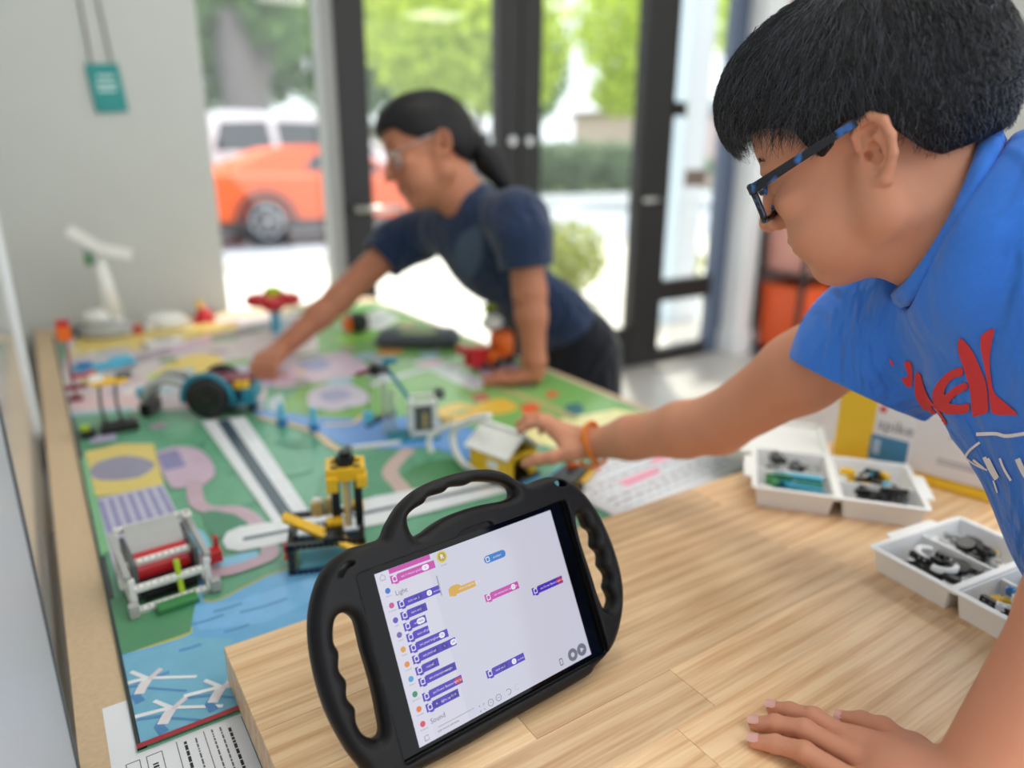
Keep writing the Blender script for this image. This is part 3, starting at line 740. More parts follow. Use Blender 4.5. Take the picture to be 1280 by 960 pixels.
# printed wind turbines with shadows
for (hx, hy, s) in ((184, 850, 1.0), (214, 887, 1.05), (276, 861, 1.0)):
    H = G(hx, hy, MATZ); hx_, hy_ = H.x, H.y
    e1 = Vector((1, 0)); 
    def off(dx, dy): 
        q = G(hx+dx*s, hy+dy*s, MATZ); return (q.x, q.y)
    ribbon('printed_shadow', [off(-8, 30), off(-14, 22), off(-2, 4)], .010, (84, 142, 196), 0, True)
    ribbon('printed_shadow', [off(-40, 14), off(0, 8)], .004, (92, 150, 202), 0, True); ribbon('printed_shadow', [off(0, 12), off(50, 16)], .003, (92, 150, 202), 0, True)
    ribbon('printed_tower', [off(-10, 20), off(-6, 12), off(1, 1)], .011, (232, 228, 232), 0, True)
    ribbon('printed_blade', [off(0, 0), off(-46, 12)], .0055, (240, 244, 248), 0, True)
    ribbon('printed_blade', [off(0, 0), off(62, -2)], .0045, (240, 244, 248), 0, True)
    ribbon('printed_blade', [off(2, 2), off(18, -12)], .006, (226, 214, 222), 0, True)
    ribbon('printed_blade', [off(0, 0), off(-20, -8)], .005, (236, 240, 246), 0, True)
flatbox('printed_border', MX0, MX1, MY0, MY0+.007, (170, 52, 60))

# ------------------------------------------------------------ papers
m_paper = mat('paper', (238, 240, 246), .7, var=.015, scale=8)
m_print = mat('printed_text', (96, 100, 112), .7)
m_printb = mat('printed_heading', (44, 46, 54), .7)
def paper(loc, rz, wd, hg, label):
    p = empty('paper_sheet', loc, rz, label, 'paper')
    MB().bb(0, wd, 0, hg, 0, .0006).build('sheet', m_paper, p)
    return p
def dashes(p, x, y0, y1, size, m, seed):      # one column of unreadably small print running along y
    r = random.Random(seed); mb = MB(); y_ = y0
    while y_ < y1:
        l = r.uniform(.002, .008)
        if y_+l > y1: break
        mb.bb(x-size/2, x+size/2, y_, y_+l, .0006, .0008); y_ += l+.0014
    mb.build('print_line', m, p)
p1 = paper((-.018, .50, MATZ-.003), math.radians(0), .215, .2625, 'white printed form lying under the near corner of the playing mat')
def rule(p, x0, x1, y0, y1): MB().bb(x0, x1, y0, y1, .0006, .0008).build('print_rule', m_print, p)
for i, x in enumerate((.066, .076, .092, .100, .108, .130, .138, .160, .168, .176, .184, .192)):
    dashes(p1, x, .02, .168, .0016 if i % 4 else .0028, m_printb if i % 4 == 0 else m_print, i)
for x in (.058, .084, .122, .150): rule(p1, x, x+.0008, .015, .170)
for (a, b_) in ((.012, .024), (.030, .044)):
    for yy in (.03, .075, .12, .165): rule(p1, a, b_, yy, yy+.0008)
    rule(p1, a, a+.0008, .03, .1655); rule(p1, b_, b_+.0008, .03, .1655)
    for yy in (.035, .08, .125): dashes(p1, (a+b_)/2, yy, yy+.03, .005 if a > .02 else .003, m_printb, int(yy*100))
p2 = paper((.735, .765, MATZ+.0018), math.radians(6), .40, .20, 'white printed sheet with pink highlights lying between mat and worktable')
for k in range(9):
    o_ = MB()
    r = random.Random(k); x = .03
    while x < .34:
        l = r.uniform(.01, .03); o_.bb(x, x+l, .03+k*.018, .034+k*.018, .0006, .0008); x += l+.006
    o_.build('print_line', m_print if k % 3 else mat('pale_print', (170, 196, 205), .7), p2)
MB().bb(.10, .20, .085, .108, .0008, .001).build('highlight', mat('pink_marker', (248, 170, 196), .7), p2)
MB().bb(.22, .30, .118, .136, .0008, .001).build('highlight', MATS['pink_marker'], p2)
# ------------------------------------------------------------ tablet in a black handled case
SW, SH = .207, .1555
def solve_tablet():
    ob = np.array([[-SW/2, SH/2], [SW/2, SH/2], [SW/2, -SH/2], [-SW/2, -SH/2]]); im = np.array([[469.6, 715], [685.4, 630.8], [739, 815], [529, 935.]])
    A = []
    for (X, Y), (u, v) in zip(ob, im):
        u -= 640; v = 480-v
        A.append([X, Y, 1, 0, 0, 0, -u*X, -u*Y, -u]); A.append([0, 0, 0, X, Y, 1, -v*X, -v*Y, -v])
    H = np.linalg.svd(np.array(A))[2][-1].reshape(3, 3); K = np.diag([1/FPX, 1/FPX, 1.])
    a, b_, c = K @ H[:, 0], K @ H[:, 1], K @ H[:, 2]
    s = 2/(np.linalg.norm(a)+np.linalg.norm(b_)); s = -s if c[2] < 0 else s
    return C2W(a*s), C2W(b_*s), CAM+C2W(c*s)
ta, tb, tc_ = solve_tablet()
ta.z = 0; ta.normalize(); tb = (tb-ta*tb.dot(ta)).normalized(); tn = ta.cross(tb)
TB = Matrix((ta, tb, tn)).transposed()
def T2(px, py, off=0):      # pixel -> tablet plane coordinates
    d = (px-640)/FPX*CR - (py-480)/FPX*CU + CF
    o = tc_+tn*off
    q = CAM + d*((o-CAM).dot(tn)/d.dot(tn)) - tc_
    return (q.dot(ta), q.dot(tb))
Z1 = lambda x, y: T2(380+x*420/1008, 560+y*420/1008)
outer = [Z1(*p) for p in [(60, 760), (25, 620), (18, 500), (40, 400), (75, 340), (130, 298), (190, 278), (232, 262), (250, 222), (285, 165), (330, 122), (380, 94), (440, 72), (500, 58), (560, 56), (605, 68), (640, 90), (672, 100), (705, 88), (745, 78), (790, 88), (840, 130), (885, 195), (925, 285), (950, 375), (956, 450), (945, 530), (920, 595), (872, 650)]]
ybot = outer[-1][1]-.004
outer += [(.085, ybot-.001), (0, ybot-.001), (-.085, ybot-.001)]
outer += [Z1(*p) for p in [(235, 1000), (165, 945), (112, 870)]]
def poly_sd(pts, X, Y):
    d = np.full(X.shape, 1e9); ins = np.zeros(X.shape, bool); n = len(pts)
    for i in range(n):
        ax, ay = pts[i]; bx, by = pts[(i+1) % n]; ex, ey = bx-ax, by-ay
        t = np.clip(((X-ax)*ex+(Y-ay)*ey)/(ex*ex+ey*ey+1e-12), 0, 1)
        d = np.minimum(d, (X-ax-t*ex)**2+(Y-ay-t*ey)**2)
        c = ((ay > Y) != (by > Y)) & (X < (bx-ax)*(Y-ay)/((by-ay) if by != ay else 1e-12)+ax)
        ins ^= c
    return np.where(ins, -1, 1)*np.sqrt(d)
sp = lambda pts: [(p.x, p.y) for p in spline([Vector((*q, 0)) for q in pts], 5, True)]
outer_s = sp(outer)
hl = [Z1(*p) for p in [(95, 510), (118, 490), (148, 508), (162, 556), (172, 600), (190, 660), (206, 720), (220, 790), (228, 845), (212, 862), (180, 848), (160, 812), (156, 770), (132, 738), (130, 690), (108, 655), (108, 605), (92, 570)]]
ht = [Z1(*p) for p in [(312, 205), (330, 180), (362, 160), (375, 142), (420, 128), (440, 112), (485, 107), (510, 96), (550, 95), (590, 100), (618, 116), (620, 136), (595, 148), (530, 160), (460, 182), (400, 210), (350, 246), (326, 250)]]
hr = [Z1(*p) for p in [(816, 198), (834, 200), (848, 232), (868, 250), (870, 290), (890, 312), (892, 348), (912, 378), (908, 412), (922, 445), (914, 472), (898, 470), (880, 428), (862, 370), (842, 310), (824, 250)]]
hs1 = [Z1(*p) for p in [(92, 378), (100, 352), (122, 334), (142, 330), (140, 342), (118, 358), (104, 382)]]
hs2 = [Z1(*p) for p in [(742, 98), (756, 90), (776, 96), (778, 108), (764, 112), (750, 108)]]
xs = [p[0] for p in outer_s]; ys = [p[1] for p in outer_s]
vx = .0013; ZF, ZBK, RD = .0075, -.018, .0105
cv = Vol((min(xs)-.006, min(ys)-.006, ZBK-.005), (max(xs)+.006, max(ys)+.006, ZF+.005), vx)
gx = (cv.lo[0]+vx*np.arange(cv.n[0])); gy = (cv.lo[1]+vx*np.arange(cv.n[1])); GX, GY = np.meshgrid(gx, gy, indexing='ij')
d2 = poly_sd(outer_s, GX, GY)
for hole, k in ((hl, 1), (ht, 1), (hr, 1)): d2 = np.maximum(d2, -poly_sd(sp(hole), GX, GY)+.001)
gz = cv.lo[2]+vx*np.arange(cv.n[2]); zm = (ZF+ZBK)/2; hz = (ZF-ZBK)/2
qx = (d2+RD)[:, :, None]; qz = (np.abs(gz-zm)-hz+RD)[None, None, :]
sd3 = np.sqrt(np.maximum(qx, 0)**2+np.maximum(qz, 0)**2)+np.minimum(np.maximum(qx, qz), 0)-RD
# groove of the corner slots, and the opening the slate sits in
notch = [Z1(*p) for p in [(452, 274), (468, 240), (500, 228), (545, 212), (562, 228), (556, 244)]]
for hole, zc in ((hs1, ZBK-.01), (hs2, zm-.004), (notch, -.0005)):
    q = poly_sd(sp(hole), GX, GY)[:, :, None]; sd3 = np.maximum(sd3, -np.maximum(q, -(gz-zc)[None, None, :]))
bxr = np.maximum(np.abs(GX)-.1225+.004, np.abs(GY)-.0838+.004); bx2 = np.sqrt(np.maximum(np.abs(GX)-.1185, 0)**2+np.maximum(np.abs(GY)-.0798, 0)**2)+np.minimum(np.maximum(np.abs(GX)-.1185, np.abs(GY)-.0798), 0)-.004
sd3 = np.maximum(sd3, -np.maximum(bx2[:, :, None], -(gz+.0012)[None, None, :]))
cv.a[:] = sd3
V, Q = cv.surf(2)
m_rubber = mat('black_foam_case', (15, 15, 17), .46, spec=.3, var=.06, scale=300, bump=.12, bscale=900)
low = min((TB @ Vector(v)).z for v in V)
tloc = Vector(tc_); tloc.z = TOP-low
tab = empty('tablet', tloc, 0, 'tablet in a black foam case with three grip handles, standing on the wooden table', 'tablet', basis=TB)
link('case', np_mesh('case', V, Q), m_rubber, tab)
m_blackgl = mat('black_glass', (5, 5, 6), .05, spec=.22)
MB().bb(-.1253, .1253, -.0868, .0868, -.0085, -.0010).build('slate', m_blackgl, tab, bevel=.002)
MB().cyl((-.117, 0, -.0010), (-.117, 0, -.0007), .0045, 20).build('home_button', m_blackgl, tab)
c3 = Z1(757, 99); MB().lathe([(.0052, 0), (.0052, .006), (.0035, .008)], 16, (c3[0], c3[1], zm-.003)).build('strap_stud', mat('teal_stud', (120, 190, 205), .4), tab)
# kickstand behind
inv = TB.inverted()
hp = Vector((0, -.01, ZBK+.003)); down = inv @ Vector((0, 0, -1)); backd = inv @ (Vector((tn.x, tn.y, 0)).normalized()*-1)
hw = tloc.z+(TB @ hp).z-TOP
foot = hp + backd*.075 + down*(hw-.004)
st = MB().bar(hp+Vector((-.03, 0, 0)), foot+Vector((-.03, 0, 0)), .012, .008).bar(hp+Vector((.03, 0, 0)), foot+Vector((.03, 0, 0)), .012, .008).bar(foot+Vector((-.036, 0, 0)), foot+Vector((.036, 0, 0)), .012, .008)
st.build('kickstand', m_rubber, tab)
# ---- display
EM = .70
def lit(c, e=EM):
    n = 'lit_%d_%d_%d' % c
    if n in MATS: return MATS[n]
    m = mat(n, c, .12, emit=e); m.node_tree.nodes['Principled BSDF'].inputs['Base Color'].default_value = (.01, .01, .012, 1); return m
disp = MB().bb(-SW/2, SW/2, -SH/2, SH/2, -.0010, -.0006).build('display', lit((206, 206, 222)), tab)
S = lambda x, y: T2(450+x*310/1102, 660+y*270/960)
ZD = -.0005
def uiprism(name, pts, c, lvl=1, parent=disp):
    return MB().prism(pts, ZD+.00008*(lvl-1), ZD+.00008*lvl).build(name, lit(c), parent)
def rrect(x0, x1, y0, y1, r, n=4):
    out = []
    for cx, cy, a in ((x1-r, y1-r, 0), (x0+r, y1-r, 90), (x0+r, y0+r, 180), (x1-r, y0+r, 270)):
        out += [(cx+r*math.cos(math.radians(a+90*k/n)), cy+r*math.sin(math.radians(a+90*k/n))) for k in range(n+1)]
    return out
def utext(t, x, y, size, c, parent=disp, lvl=5, align='LEFT', bold=0):
    text_obj('text', t, size, lit(c), parent, (x, y, ZD+.00008*lvl), None, align, bold)
uiprism('side_bar', [(-SW/2, -SH/2), (-SW/2+.0165, -SH/2), (-SW/2+.0165, SH/2), (-SW/2, SH/2)], (216, 214, 230))
xr = S(395, 500)[0]
uiprism('palette_area', [(-SW/2+.0165, -SH/2), (xr, -SH/2), (xr, SH/2), (-SW/2+.0165, SH/2)], (212, 211, 226))
PUR, PUD, PNK, PND, YEL, BLU, RED = (68, 38, 182), (42, 22, 150), (196, 58, 168), (150, 34, 130), (214, 166, 52), (26, 118, 196), (190, 36, 56)
def block(l, r, c, txt, pills=(), icon=True, h=.0072, hat=False, rnd_=False, dark=None):
    a, b_ = S(*l), S(*r); x0, x1 = a[0], b_[0]; yc = (a[1]+b_[1])/2
    if rnd_: pts = rrect(x0, x1, yc-h/2, yc+h/2, h*.48)
    elif hat:
        pts = [(x0, yc-h/2), (x0+.003, yc-h/2), (x0+.0035, yc-h/2-.0012), (x0+.007, yc-h/2-.0012), (x0+.0075, yc-h/2), (x1, yc-h/2), (x1, yc+h*.3)]+[(x0+.007+.007*math.cos(t), yc+h*.3+.0032*math.sin(t)) for t in [math.pi*k/8 for k in range(9)]]
    else:
        pts = [(x0, yc-h/2), (x0+.003, yc-h/2), (x0+.0035, yc-h/2-.0012), (x0+.007, yc-h/2-.0012), (x0+.0075, yc-h/2), (x1, yc-h/2), (x1, yc+h/2), (x0+.0075, yc+h/2), (x0+.007, yc+h/2-.001), (x0+.0035, yc+h/2-.001), (x0+.003, yc+h/2), (x0, yc+h/2)]
    o = uiprism('block', pts, c, 2)
    if icon: 
        uiprism('block_icon', rrect(x0+.0018, x0+.0062, yc-.0026, yc+.0026, .0008), (224, 220, 240), 3, o)
        uiprism('block_icon', rrect(x0+.0026, x0+.0054, yc-.0016, yc+.0016, .0006), c, 4, o)
    if txt: utext(txt, x0+(.0105 if icon or hat else .004), yc, .0030, (226, 222, 244), o)
    for (fx, wdt, pc, pt_) in pills:
        X = x0+fx*(x1-x0); uiprism('pill', rrect(X-wdt/2, X+wdt/2, yc-.0026, yc+.0026, .0025), pc, 3, o)
        if pt_: utext(pt_, X, yc, .0028, PUD if pc[0] > 200 else (226, 222, 244), o, 5, 'CENTER')
    return o
WHT = (236, 234, 246)
a = S(128, 178)
uiprism('block', [(S(130, 190)[0], SH/2-.0045), (S(312, 120)[0], SH/2-.0045), (S(312, 120)[0], SH/2), (S(130, 190)[0], SH/2)], PNK, 2)
block((137, 222), (332, 146), PNK, 'set 1 motor position to', [(.78, .0075, WHT, '0')])
block((168, 332), (356, 258), PUR, 'turn on', [(.48, .0085, PUD, ':)'), (.74, .0055, WHT, '2')])
utext('seconds', S(330, 268)[0]-.001, S(330, 270)[1], .0024, (226, 222, 244))
block((182, 382), (297, 337), PUR, 'turn on', [(.76, .0085, PUD, ':)')])
block((195, 430), (295, 392), PUR, 'write', [(.76, .0085, WHT, 'Hello')])
block((208, 478), (307, 440), PUR, 'turn off pixels')
block((220, 526), (392, 455), PUR, 'set pixel brightness to', [(.84, .006, WHT, '75')])
block((234, 576), (427, 492), PUR, 'set pixel at', [(.52, .0075, PUD, '1'), (.73, .0075, PUD, '1'), (.94, .0065, WHT, '100')])
block((248, 627), (350, 583), PUR, 'rotate', [(.76, .006, PUD, 'C')])
block((262, 677), (427, 602), PUR, 'set orientation to', [(.80, .014, PUD, 'upright')])
block((279, 742), (455, 660), PUR, 'set Power Button light to', [(.90, .008, RED, '')])
block((294, 790), (440, 722), PUR, '', [(.32, .0085, PUD, 'A'), (.84, .0105, PUD, 'O O')])
utext('lights up', S(362, 765)[0], S(362, 768)[1]+.0015, .0030, (226, 222, 244))
# blocks on the canvas
block((552, 130), (648, 102), BLU, 'position', [], True, .0075, rnd_=True)
block((396, 276), (513, 232), YEL, 'when program starts', [], False, .0072, hat=True)
block((556, 300), (706, 244), PNK, 'set movement speed to', [(.84, .0055, WHT, '50')])
block((766, 270), (902, 220), PUR, 'set Power Button light to', [(.90, .008, RED, '')])
block((563, 640), (732, 562), PUR, 'turn on', [(.46, .0085, PUD, ':)'), (.72, .0055, WHT, '2')])
utext('seconds', S(700, 575)[0], S(700, 577)[1], .0024, (226, 222, 244))
GRY = (104, 104, 122)
utext('Light', S(156, 278)[0], S(180, 272)[1], .0062, GRY); utext('Sound', S(312, 848)[0], S(338, 838)[1], .0062, GRY)
utext('play sound until done', S(346, 890)[0], S(376, 878)[1], .0026, (70, 70, 84))
a, b_ = S(348, 872), S(492, 798); uiprism('scroll_bar', [(a[0], b_[1]-.0004), (b_[0]+.004, b_[1]-.0004), (b_[0]+.004, b_[1]+.0004), (a[0], b_[1]+.0004)], (170, 170, 186), 2)
x = S(352, 245)[0]; uiprism('scroll_bar', [(x-.0006, S(362, 290)[1]), (x+.0006, S(362, 290)[1]), (x+.0006, S(342, 200)[1]), (x-.0006, S(342, 200)[1])], (150, 150, 168), 3)
for (x, y_, c, t) in ((117, 270, (40, 110, 200), 'Motors'), (134, 335, (196, 70, 150), 'Movement'), (151, 401, (90, 70, 180), 'Light'), (169, 466, (110, 90, 170), 'Sound'), (186, 531, (214, 158, 60), 'Events'), (204, 597, (224, 140, 60), 'Control'), (222, 662, (60, 160, 210), 'Sensors'), (241, 729, (40, 140, 90), 'Operators'), (260, 795, (226, 120, 50), 'Variables'), (279, 860, (214, 60, 80), 'My Blocks')):
    q = S(x, y_); dx = -SW/2+.0082
    uiprism('category_dot', circ(dx, q[1], .0026, 18), c, 3); utext(t, dx, q[1]-.0047, .0020, (140, 140, 160), disp, 4, 'CENTER')
def ring(name, cx, cy, r, wd, c, lvl=3):
    n = 20; o = circ(cx, cy, r, n); i_ = circ(cx, cy, r-wd, n); z = ZD+.00008*lvl
    MB().add([(x, y_, z) for x, y_ in o+i_], [(k, (k+1) % n, n+(k+1) % n, n+k) for k in range(n)]).build(name, lit(c), disp)
q = S(364, 116); uiprism('robot_button', circ(q[0], q[1], .0056, 24), (212, 196, 70), 2); uiprism('robot_button_mark', circ(q[0], q[1], .0042, 24), (176, 152, 44), 3); utext('R', q[0], q[1], .0058, WHT, disp, 5, 'CENTER', .0002); utext('Connect', q[0], q[1]-.0078, .0020, (120, 120, 140), disp, 5, 'CENTER')
for (x, y_, g_) in ((947, 553, 'sq'), (987, 530, 'tri')):
    q = S(x, y_); uiprism('round_button', circ(q[0], q[1], .0062, 24), (116, 118, 132), 2)
    if g_ == 'sq': uiprism('button_mark', circ(q[0], q[1], .0026, 6), (206, 206, 222), 3)
    else: uiprism('button_mark', [(q[0]-.0018, q[1]-.0025), (q[0]+.0028, q[1]), (q[0]-.0018, q[1]+.0025)], (206, 206, 222), 3)
q = S(896, 585); uiprism('device_mark', rrect(q[0]-.002, q[0]+.002, q[1]-.0035, q[1]+.0035, .001), (96, 98, 112), 2); uiprism('device_mark', rrect(q[0]-.0013, q[0]+.0013, q[1]-.0026, q[1]+.0026, .0006), (206, 206, 222), 3)
for (x, y_) in ((582, 765), (617, 743)):
    q = S(x, y_); ring('zoom_button', q[0], q[1], .0032, .0005, (110, 112, 126)); uiprism('zoom_mark', [(q[0]-.0012, q[1]-.0002), (q[0]+.0012, q[1]-.0002), (q[0]+.0012, q[1]+.0002), (q[0]-.0012, q[1]+.0002)], (110, 112, 126), 3)
q = S(544, 788)
for sx in (-1, 1):
    for sy in (-1, 1): uiprism('fit_mark', [(q[0]+sx*.001, q[1]+sy*.001), (q[0]+sx*.0032, q[1]+sy*.0026), (q[0]+sx*.0026, q[1]+sy*.0032)], (110, 112, 126), 3)
q = S(662, 717); MB().tube([(q[0]+.0028*math.cos(t), q[1]+.0026*math.sin(t), ZD+.0001) for t in [math.radians(-120+k*26) for k in range(11)]], .00028, 4).build('undo_mark', lit((110, 112, 126)), disp)
q = S(700, 695); MB().tube([(q[0]+.0028*math.cos(t), q[1]+.0026*math.sin(t), ZD+.0001) for t in [math.radians(40+k*26) for k in range(11)]], .0002, 4).build('redo_mark', lit((184, 184, 202)), disp)
q = S(100, 207); MB().tube([(q[0]-.0026, q[1], ZD+.0001), (q[0], q[1]+.0028, ZD+.0001), (q[0]+.0026, q[1], ZD+.0001), (q[0]+.0022, q[1]-.0026, ZD+.0001), (q[0]-.0022, q[1]-.0026, ZD+.0001), (q[0]-.0026, q[1], ZD+.0001)], .00025, 4).build('home_mark', lit((130, 132, 148)), disp)
q = S(298, 922); MB().tube([(q[0]-.002, q[1]-.002, ZD+.0001), (q[0]+.002, q[1]-.002, ZD+.0001), (q[0]+.002, q[1]+.002, ZD+.0001), (q[0]-.002, q[1]+.002, ZD+.0001), (q[0]-.002, q[1]-.002, ZD+.0001)], .0003, 4).build('extension_mark', lit((110, 112, 126)), disp)
# ------------------------------------------------------------ toy models of beams and bricks on the mat
COLR = dict(white=(244, 244, 240), lgrey=(176, 178, 176), dgrey=(86, 92, 92), black=(24, 24, 26), red=(196, 30, 40), maroon=(128, 28, 56), yellow=(246, 196, 40), orange=(240, 110, 30), lime=(176, 206, 40), teal=(36, 136, 160), cyan=(90, 190, 222), blue=(40, 120, 190), tan=(222, 190, 120), green=(60, 140, 80), navy=(30, 60, 90), magenta=(176, 40, 120))
def PL(c): return plastic(c, COLR[c])
_beam = {}
U8 = .008
def beam_mesh(n, col):
    key = (n, col)
    if key in _beam: return _beam[key]
    mb = MB(); hw, hh, r = .0039, .0037, .0024
    for i in range(n):
        cx = (i+.5)*U8; x0, x1 = i*U8, (i+1)*U8
        sq = [(x1, 0), (x1, hw), (cx, hw), (x0, hw), (x0, 0), (x0, -hw), (cx, -hw), (x1, -hw)]
        ci = [(cx+r*math.cos(k*math.pi/4), r*math.sin(k*math.pi/4)) for k in range(8)]
        vs = [(x, hs, z) for hs in (-hh, hh) for x, z in sq]+[(x, hs, z) for hs in (-hh, hh) for x, z in ci]
        fs = []
        for k in range(8):
            k2 = (k+1) % 8
            fs += [(k, k2, 16+k2, 16+k), (8+k2, 8+k, 24+k, 24+k2), (16+k, 16+k2, 24+k2, 24+k)]
            if k in (1, 2, 5, 6): fs.append((k2, k, 8+k, 8+k2))
        if i == 0: fs += [(3, 11, 12, 4), (4, 12, 13, 5)]
        if i == n-1: fs += [(7, 15, 8, 0), (0, 8, 9, 1)]
        mb.add(vs, fs)
    me = mb.mesh('beam'); me.materials.append(PL(col)); _beam[key] = me
    return me
def beam(parent, a, b, col, name='beam', up=(0, 0, 1), holes_up=False):
    a, b = Vector(a), Vector(b); x = b-a; L = x.length; x.normalize(); n = max(1, round(L/U8))
    z = Vector(up); z = z-x*z.dot(x)
    if z.length < 1e-3: z = Vector((1, 0, 0))-x*x.x
    z.normalize(); y = z.cross(x)
    if holes_up: y, z = z, -y
    o = link(name, beam_mesh(n, col), None, parent)
    o.matrix_local = Matrix.Translation(a) @ Matrix((x*(L/(n*U8)), y, z)).transposed().to_4x4()
    return o
def pbox(parent, name, c, d, col, rot=None, bev=.0008, studs=None):
    mb = MB().box(c, d, rot)
    o = mb.build(name, PL(col), parent, bevel=bev)
    if studs:
        sb = MB()
        for i in range(studs[0]):
            for j in range(studs[1]):
                q = Vector(((i-(studs[0]-1)/2)*U8, (j-(studs[1]-1)/2)*U8, d[2]/2)); q2 = q+Vector((0, 0, .0017))
                if rot is not None: q, q2 = rot @ q, rot @ q2
                sb.cyl(Vector(c)+q, Vector(c)+q2, .0024, 10)
        sb.build('studs', PL(col), o)
    return o
def ptube(parent, name, pts, r, col, n=10, closed=False, smooth=True): return MB().tube(pts, r, n, closed).build(name, PL(col), parent, smooth)
def pcyl(parent, name, a, b, r, col, n=16): return MB().cyl(a, b, r, n).build(name, PL(col), parent)
def wheel(parent, c, ax, r, w, hub='lgrey', name='wheel', tyre='black'):
    ax = Vector(ax).normalized(); rot = ax.to_track_quat('Z', 'Y').to_matrix()
    o = MB().lathe([(r*.6, -w/2), (r*.92, -w/2), (r, -w/4), (r, w/4), (r*.92, w/2), (r*.6, w/2)], 24, c, rot).build(name, PL(tyre), parent, True)
    MB().lathe([(r*.6, -w*.4), (r*.6, w*.4), (r*.3, w*.46), (r*.1, w*.5)], 18, c, rot).build('hub', PL(hub), o, True)
    return o
def model(name, px, py, rz, label, cat='toy model', group=None):
    g = G(px, py, MATZ); return empty(name, (g.x, g.y, MATZ+.0016), rz, label, cat, group)
# water-wheel mill model, white frame with red drum
t = empty('mill_model', (.078, .985, MATZ+.0016), math.radians(4), 'white and grey toy mill model with red drum and lime lever, near the printed water', 'toy model')
for s in (-1, 1):
    beam(t, (s*.046, -.066, .004), (s*.046, .062, .004), 'white'); beam(t, (s*.046, -.05, .004), (s*.046, -.05, .044), 'white', up=(0, 1, 0)); beam(t, (s*.046, .05, .004), (s*.046, .05, .064), 'white', up=(0, 1, 0))
    pbox(t, 'side_plate', (s*.038, .006, .032), (.006, .088, .050), 'dgrey'); beam(t, (s*.049, -.05, .046), (s*.049, .054, .062), 'lgrey')
    pbox(t, 'connector', (s*.05, -.068, .010), (.012, .012, .018), 'lgrey'); pbox(t, 'connector', (s*.052, -.02, .028), (.010, .014, .014), 'white')
for y_, z_ in ((-.062, .004), (-.052, .030), (-.014, .046), (.054, .066)): beam(t, (-.044, y_, z_), (.044, y_, z_), 'white', up=(0, 1, .3))
pl_ = [(-.034, .052-.048*math.sin(a)*1.0, .026+.046*math.cos(a)) for a in [math.radians(0+k*14) for k in range(7)]]
mb = MB(); n_ = len(pl_); mb.add([(x, y_, z) for x, y_, z in pl_]+[(-x, y_, z) for x, y_, z in pl_]+[(x, y_, z-.003) for x, y_, z in pl_]+[(-x, y_, z-.003) for x, y_, z in pl_], [(i, i+1, n_+i+1, n_+i) for i in range(n_-1)]+[(2*n_+i+1, 2*n_+i, 3*n_+i, 3*n_+i+1) for i in range(n_-1)])
mb.build('curved_panel', PL('lgrey'), t, True)
pcyl(t, 'drum', (-.033, .0, .030), (.033, .0, .030), .021, 'red', 20); pbox(t, 'black_interior', (0, -.03, .015), (.066, .034, .018), 'black')  # red drum, and a black block filling the inside
pbox(t, 'lever', (.010, -.052, .030), (.007, .006, .046), 'lime', Matrix.Rotation(math.radians(-14), 3, 'X')); pbox(t, 'foot_plate', (0, -.076, .006), (.05, .018, .008), 'green')
pbox(t, 'coupling', (.066, -.004, .018), (.022, .020, .018), 'red'); pbox(t, 'coupling', (.074, .008, .030), (.006, .010, .022), 'red'); pbox(t, 'panel_mark', (.047, .036, .074), (.010, .020, .004), 'white'); pbox(t, 'panel_mark', (.047, .036, .0765), (.004, .008, .002), 'maroon')
# pump tower, black and yellow
b0 = G(440, 700, MATZ)
t = empty('tower_model', (.303, .925, MATZ+.0016), math.radians(-20), 'black and yellow toy pump tower with slanted yellow arms, behind the tablet', 'toy model')
for x in (-.060, .040):
    for y_ in (-.045, .050): beam(t, (x, y_, 0), (x, y_, .048), 'black', 'post', up=(1, 0, 0))
for z_ in (.004, .044):
    for y_ in (-.045, .050): beam(t, (-.064, y_, z_), (.044, y_, z_), 'black' if z_ > .02 else 'navy', up=(0, 0, 1))
    for x in (-.060, .040): beam(t, (x, -.045, z_), (x, .050, z_), 'black')
for (x, y_) in ((.010, .010), (.010, .030), (.034, .010), (.034, .030)): pbox(t, 'column', (x+(.004 if x > .02 else -.004), y_-.004, .088), (.012, .012, .096), 'black')
pbox(t, 'core', (.020, .006, .085), (.007, .010, .088), 'tan'); pbox(t, 'core', (.026, .008, .085), (.004, .010, .088), 'lgrey')
for (c, d) in (((.022, .020, .126), (.056, .046, .020)), ((.002, .000, .114), (.016, .020, .022)), ((.044, .004, .116), (.016, .024, .018)), ((.022, .034, .134), (.040, .010, .010))): pbox(t, 'cap_block', c, d, 'yellow')
pcyl(t, 'knob', (.022, .016, .134), (.022, .016, .148), .013, 'black', 12); pcyl(t, 'knob', (.022, .016, .146), (.022, .016, .157), .009, 'black', 8)
for a in range(6):
    an = a*math.pi/3; pbox(t, 'knob_tooth', (.022+.012*math.cos(an), .016+.012*math.sin(an), .145), (.005, .005, .008), 'black', Matrix.Rotation(an, 3, 'Z'))
for dz in (0, .014):
    beam(t, (-.070, .004+dz*.8, .064), (.050, -.072+dz*1.4, .030), 'yellow', 'slanted_arm', up=(0, -.4, 1))
pcyl(t, 'round_brick', (-.022, .030, .052), (-.022, .030, .074), .010, 'tan', 14); pcyl(t, 'round_brick', (-.002, .034, .052), (-.002, .034, .076), .009, 'tan', 14); pbox(t, 'cap', (-.022, .030, .076), (.012, .012, .004), 'white'); 
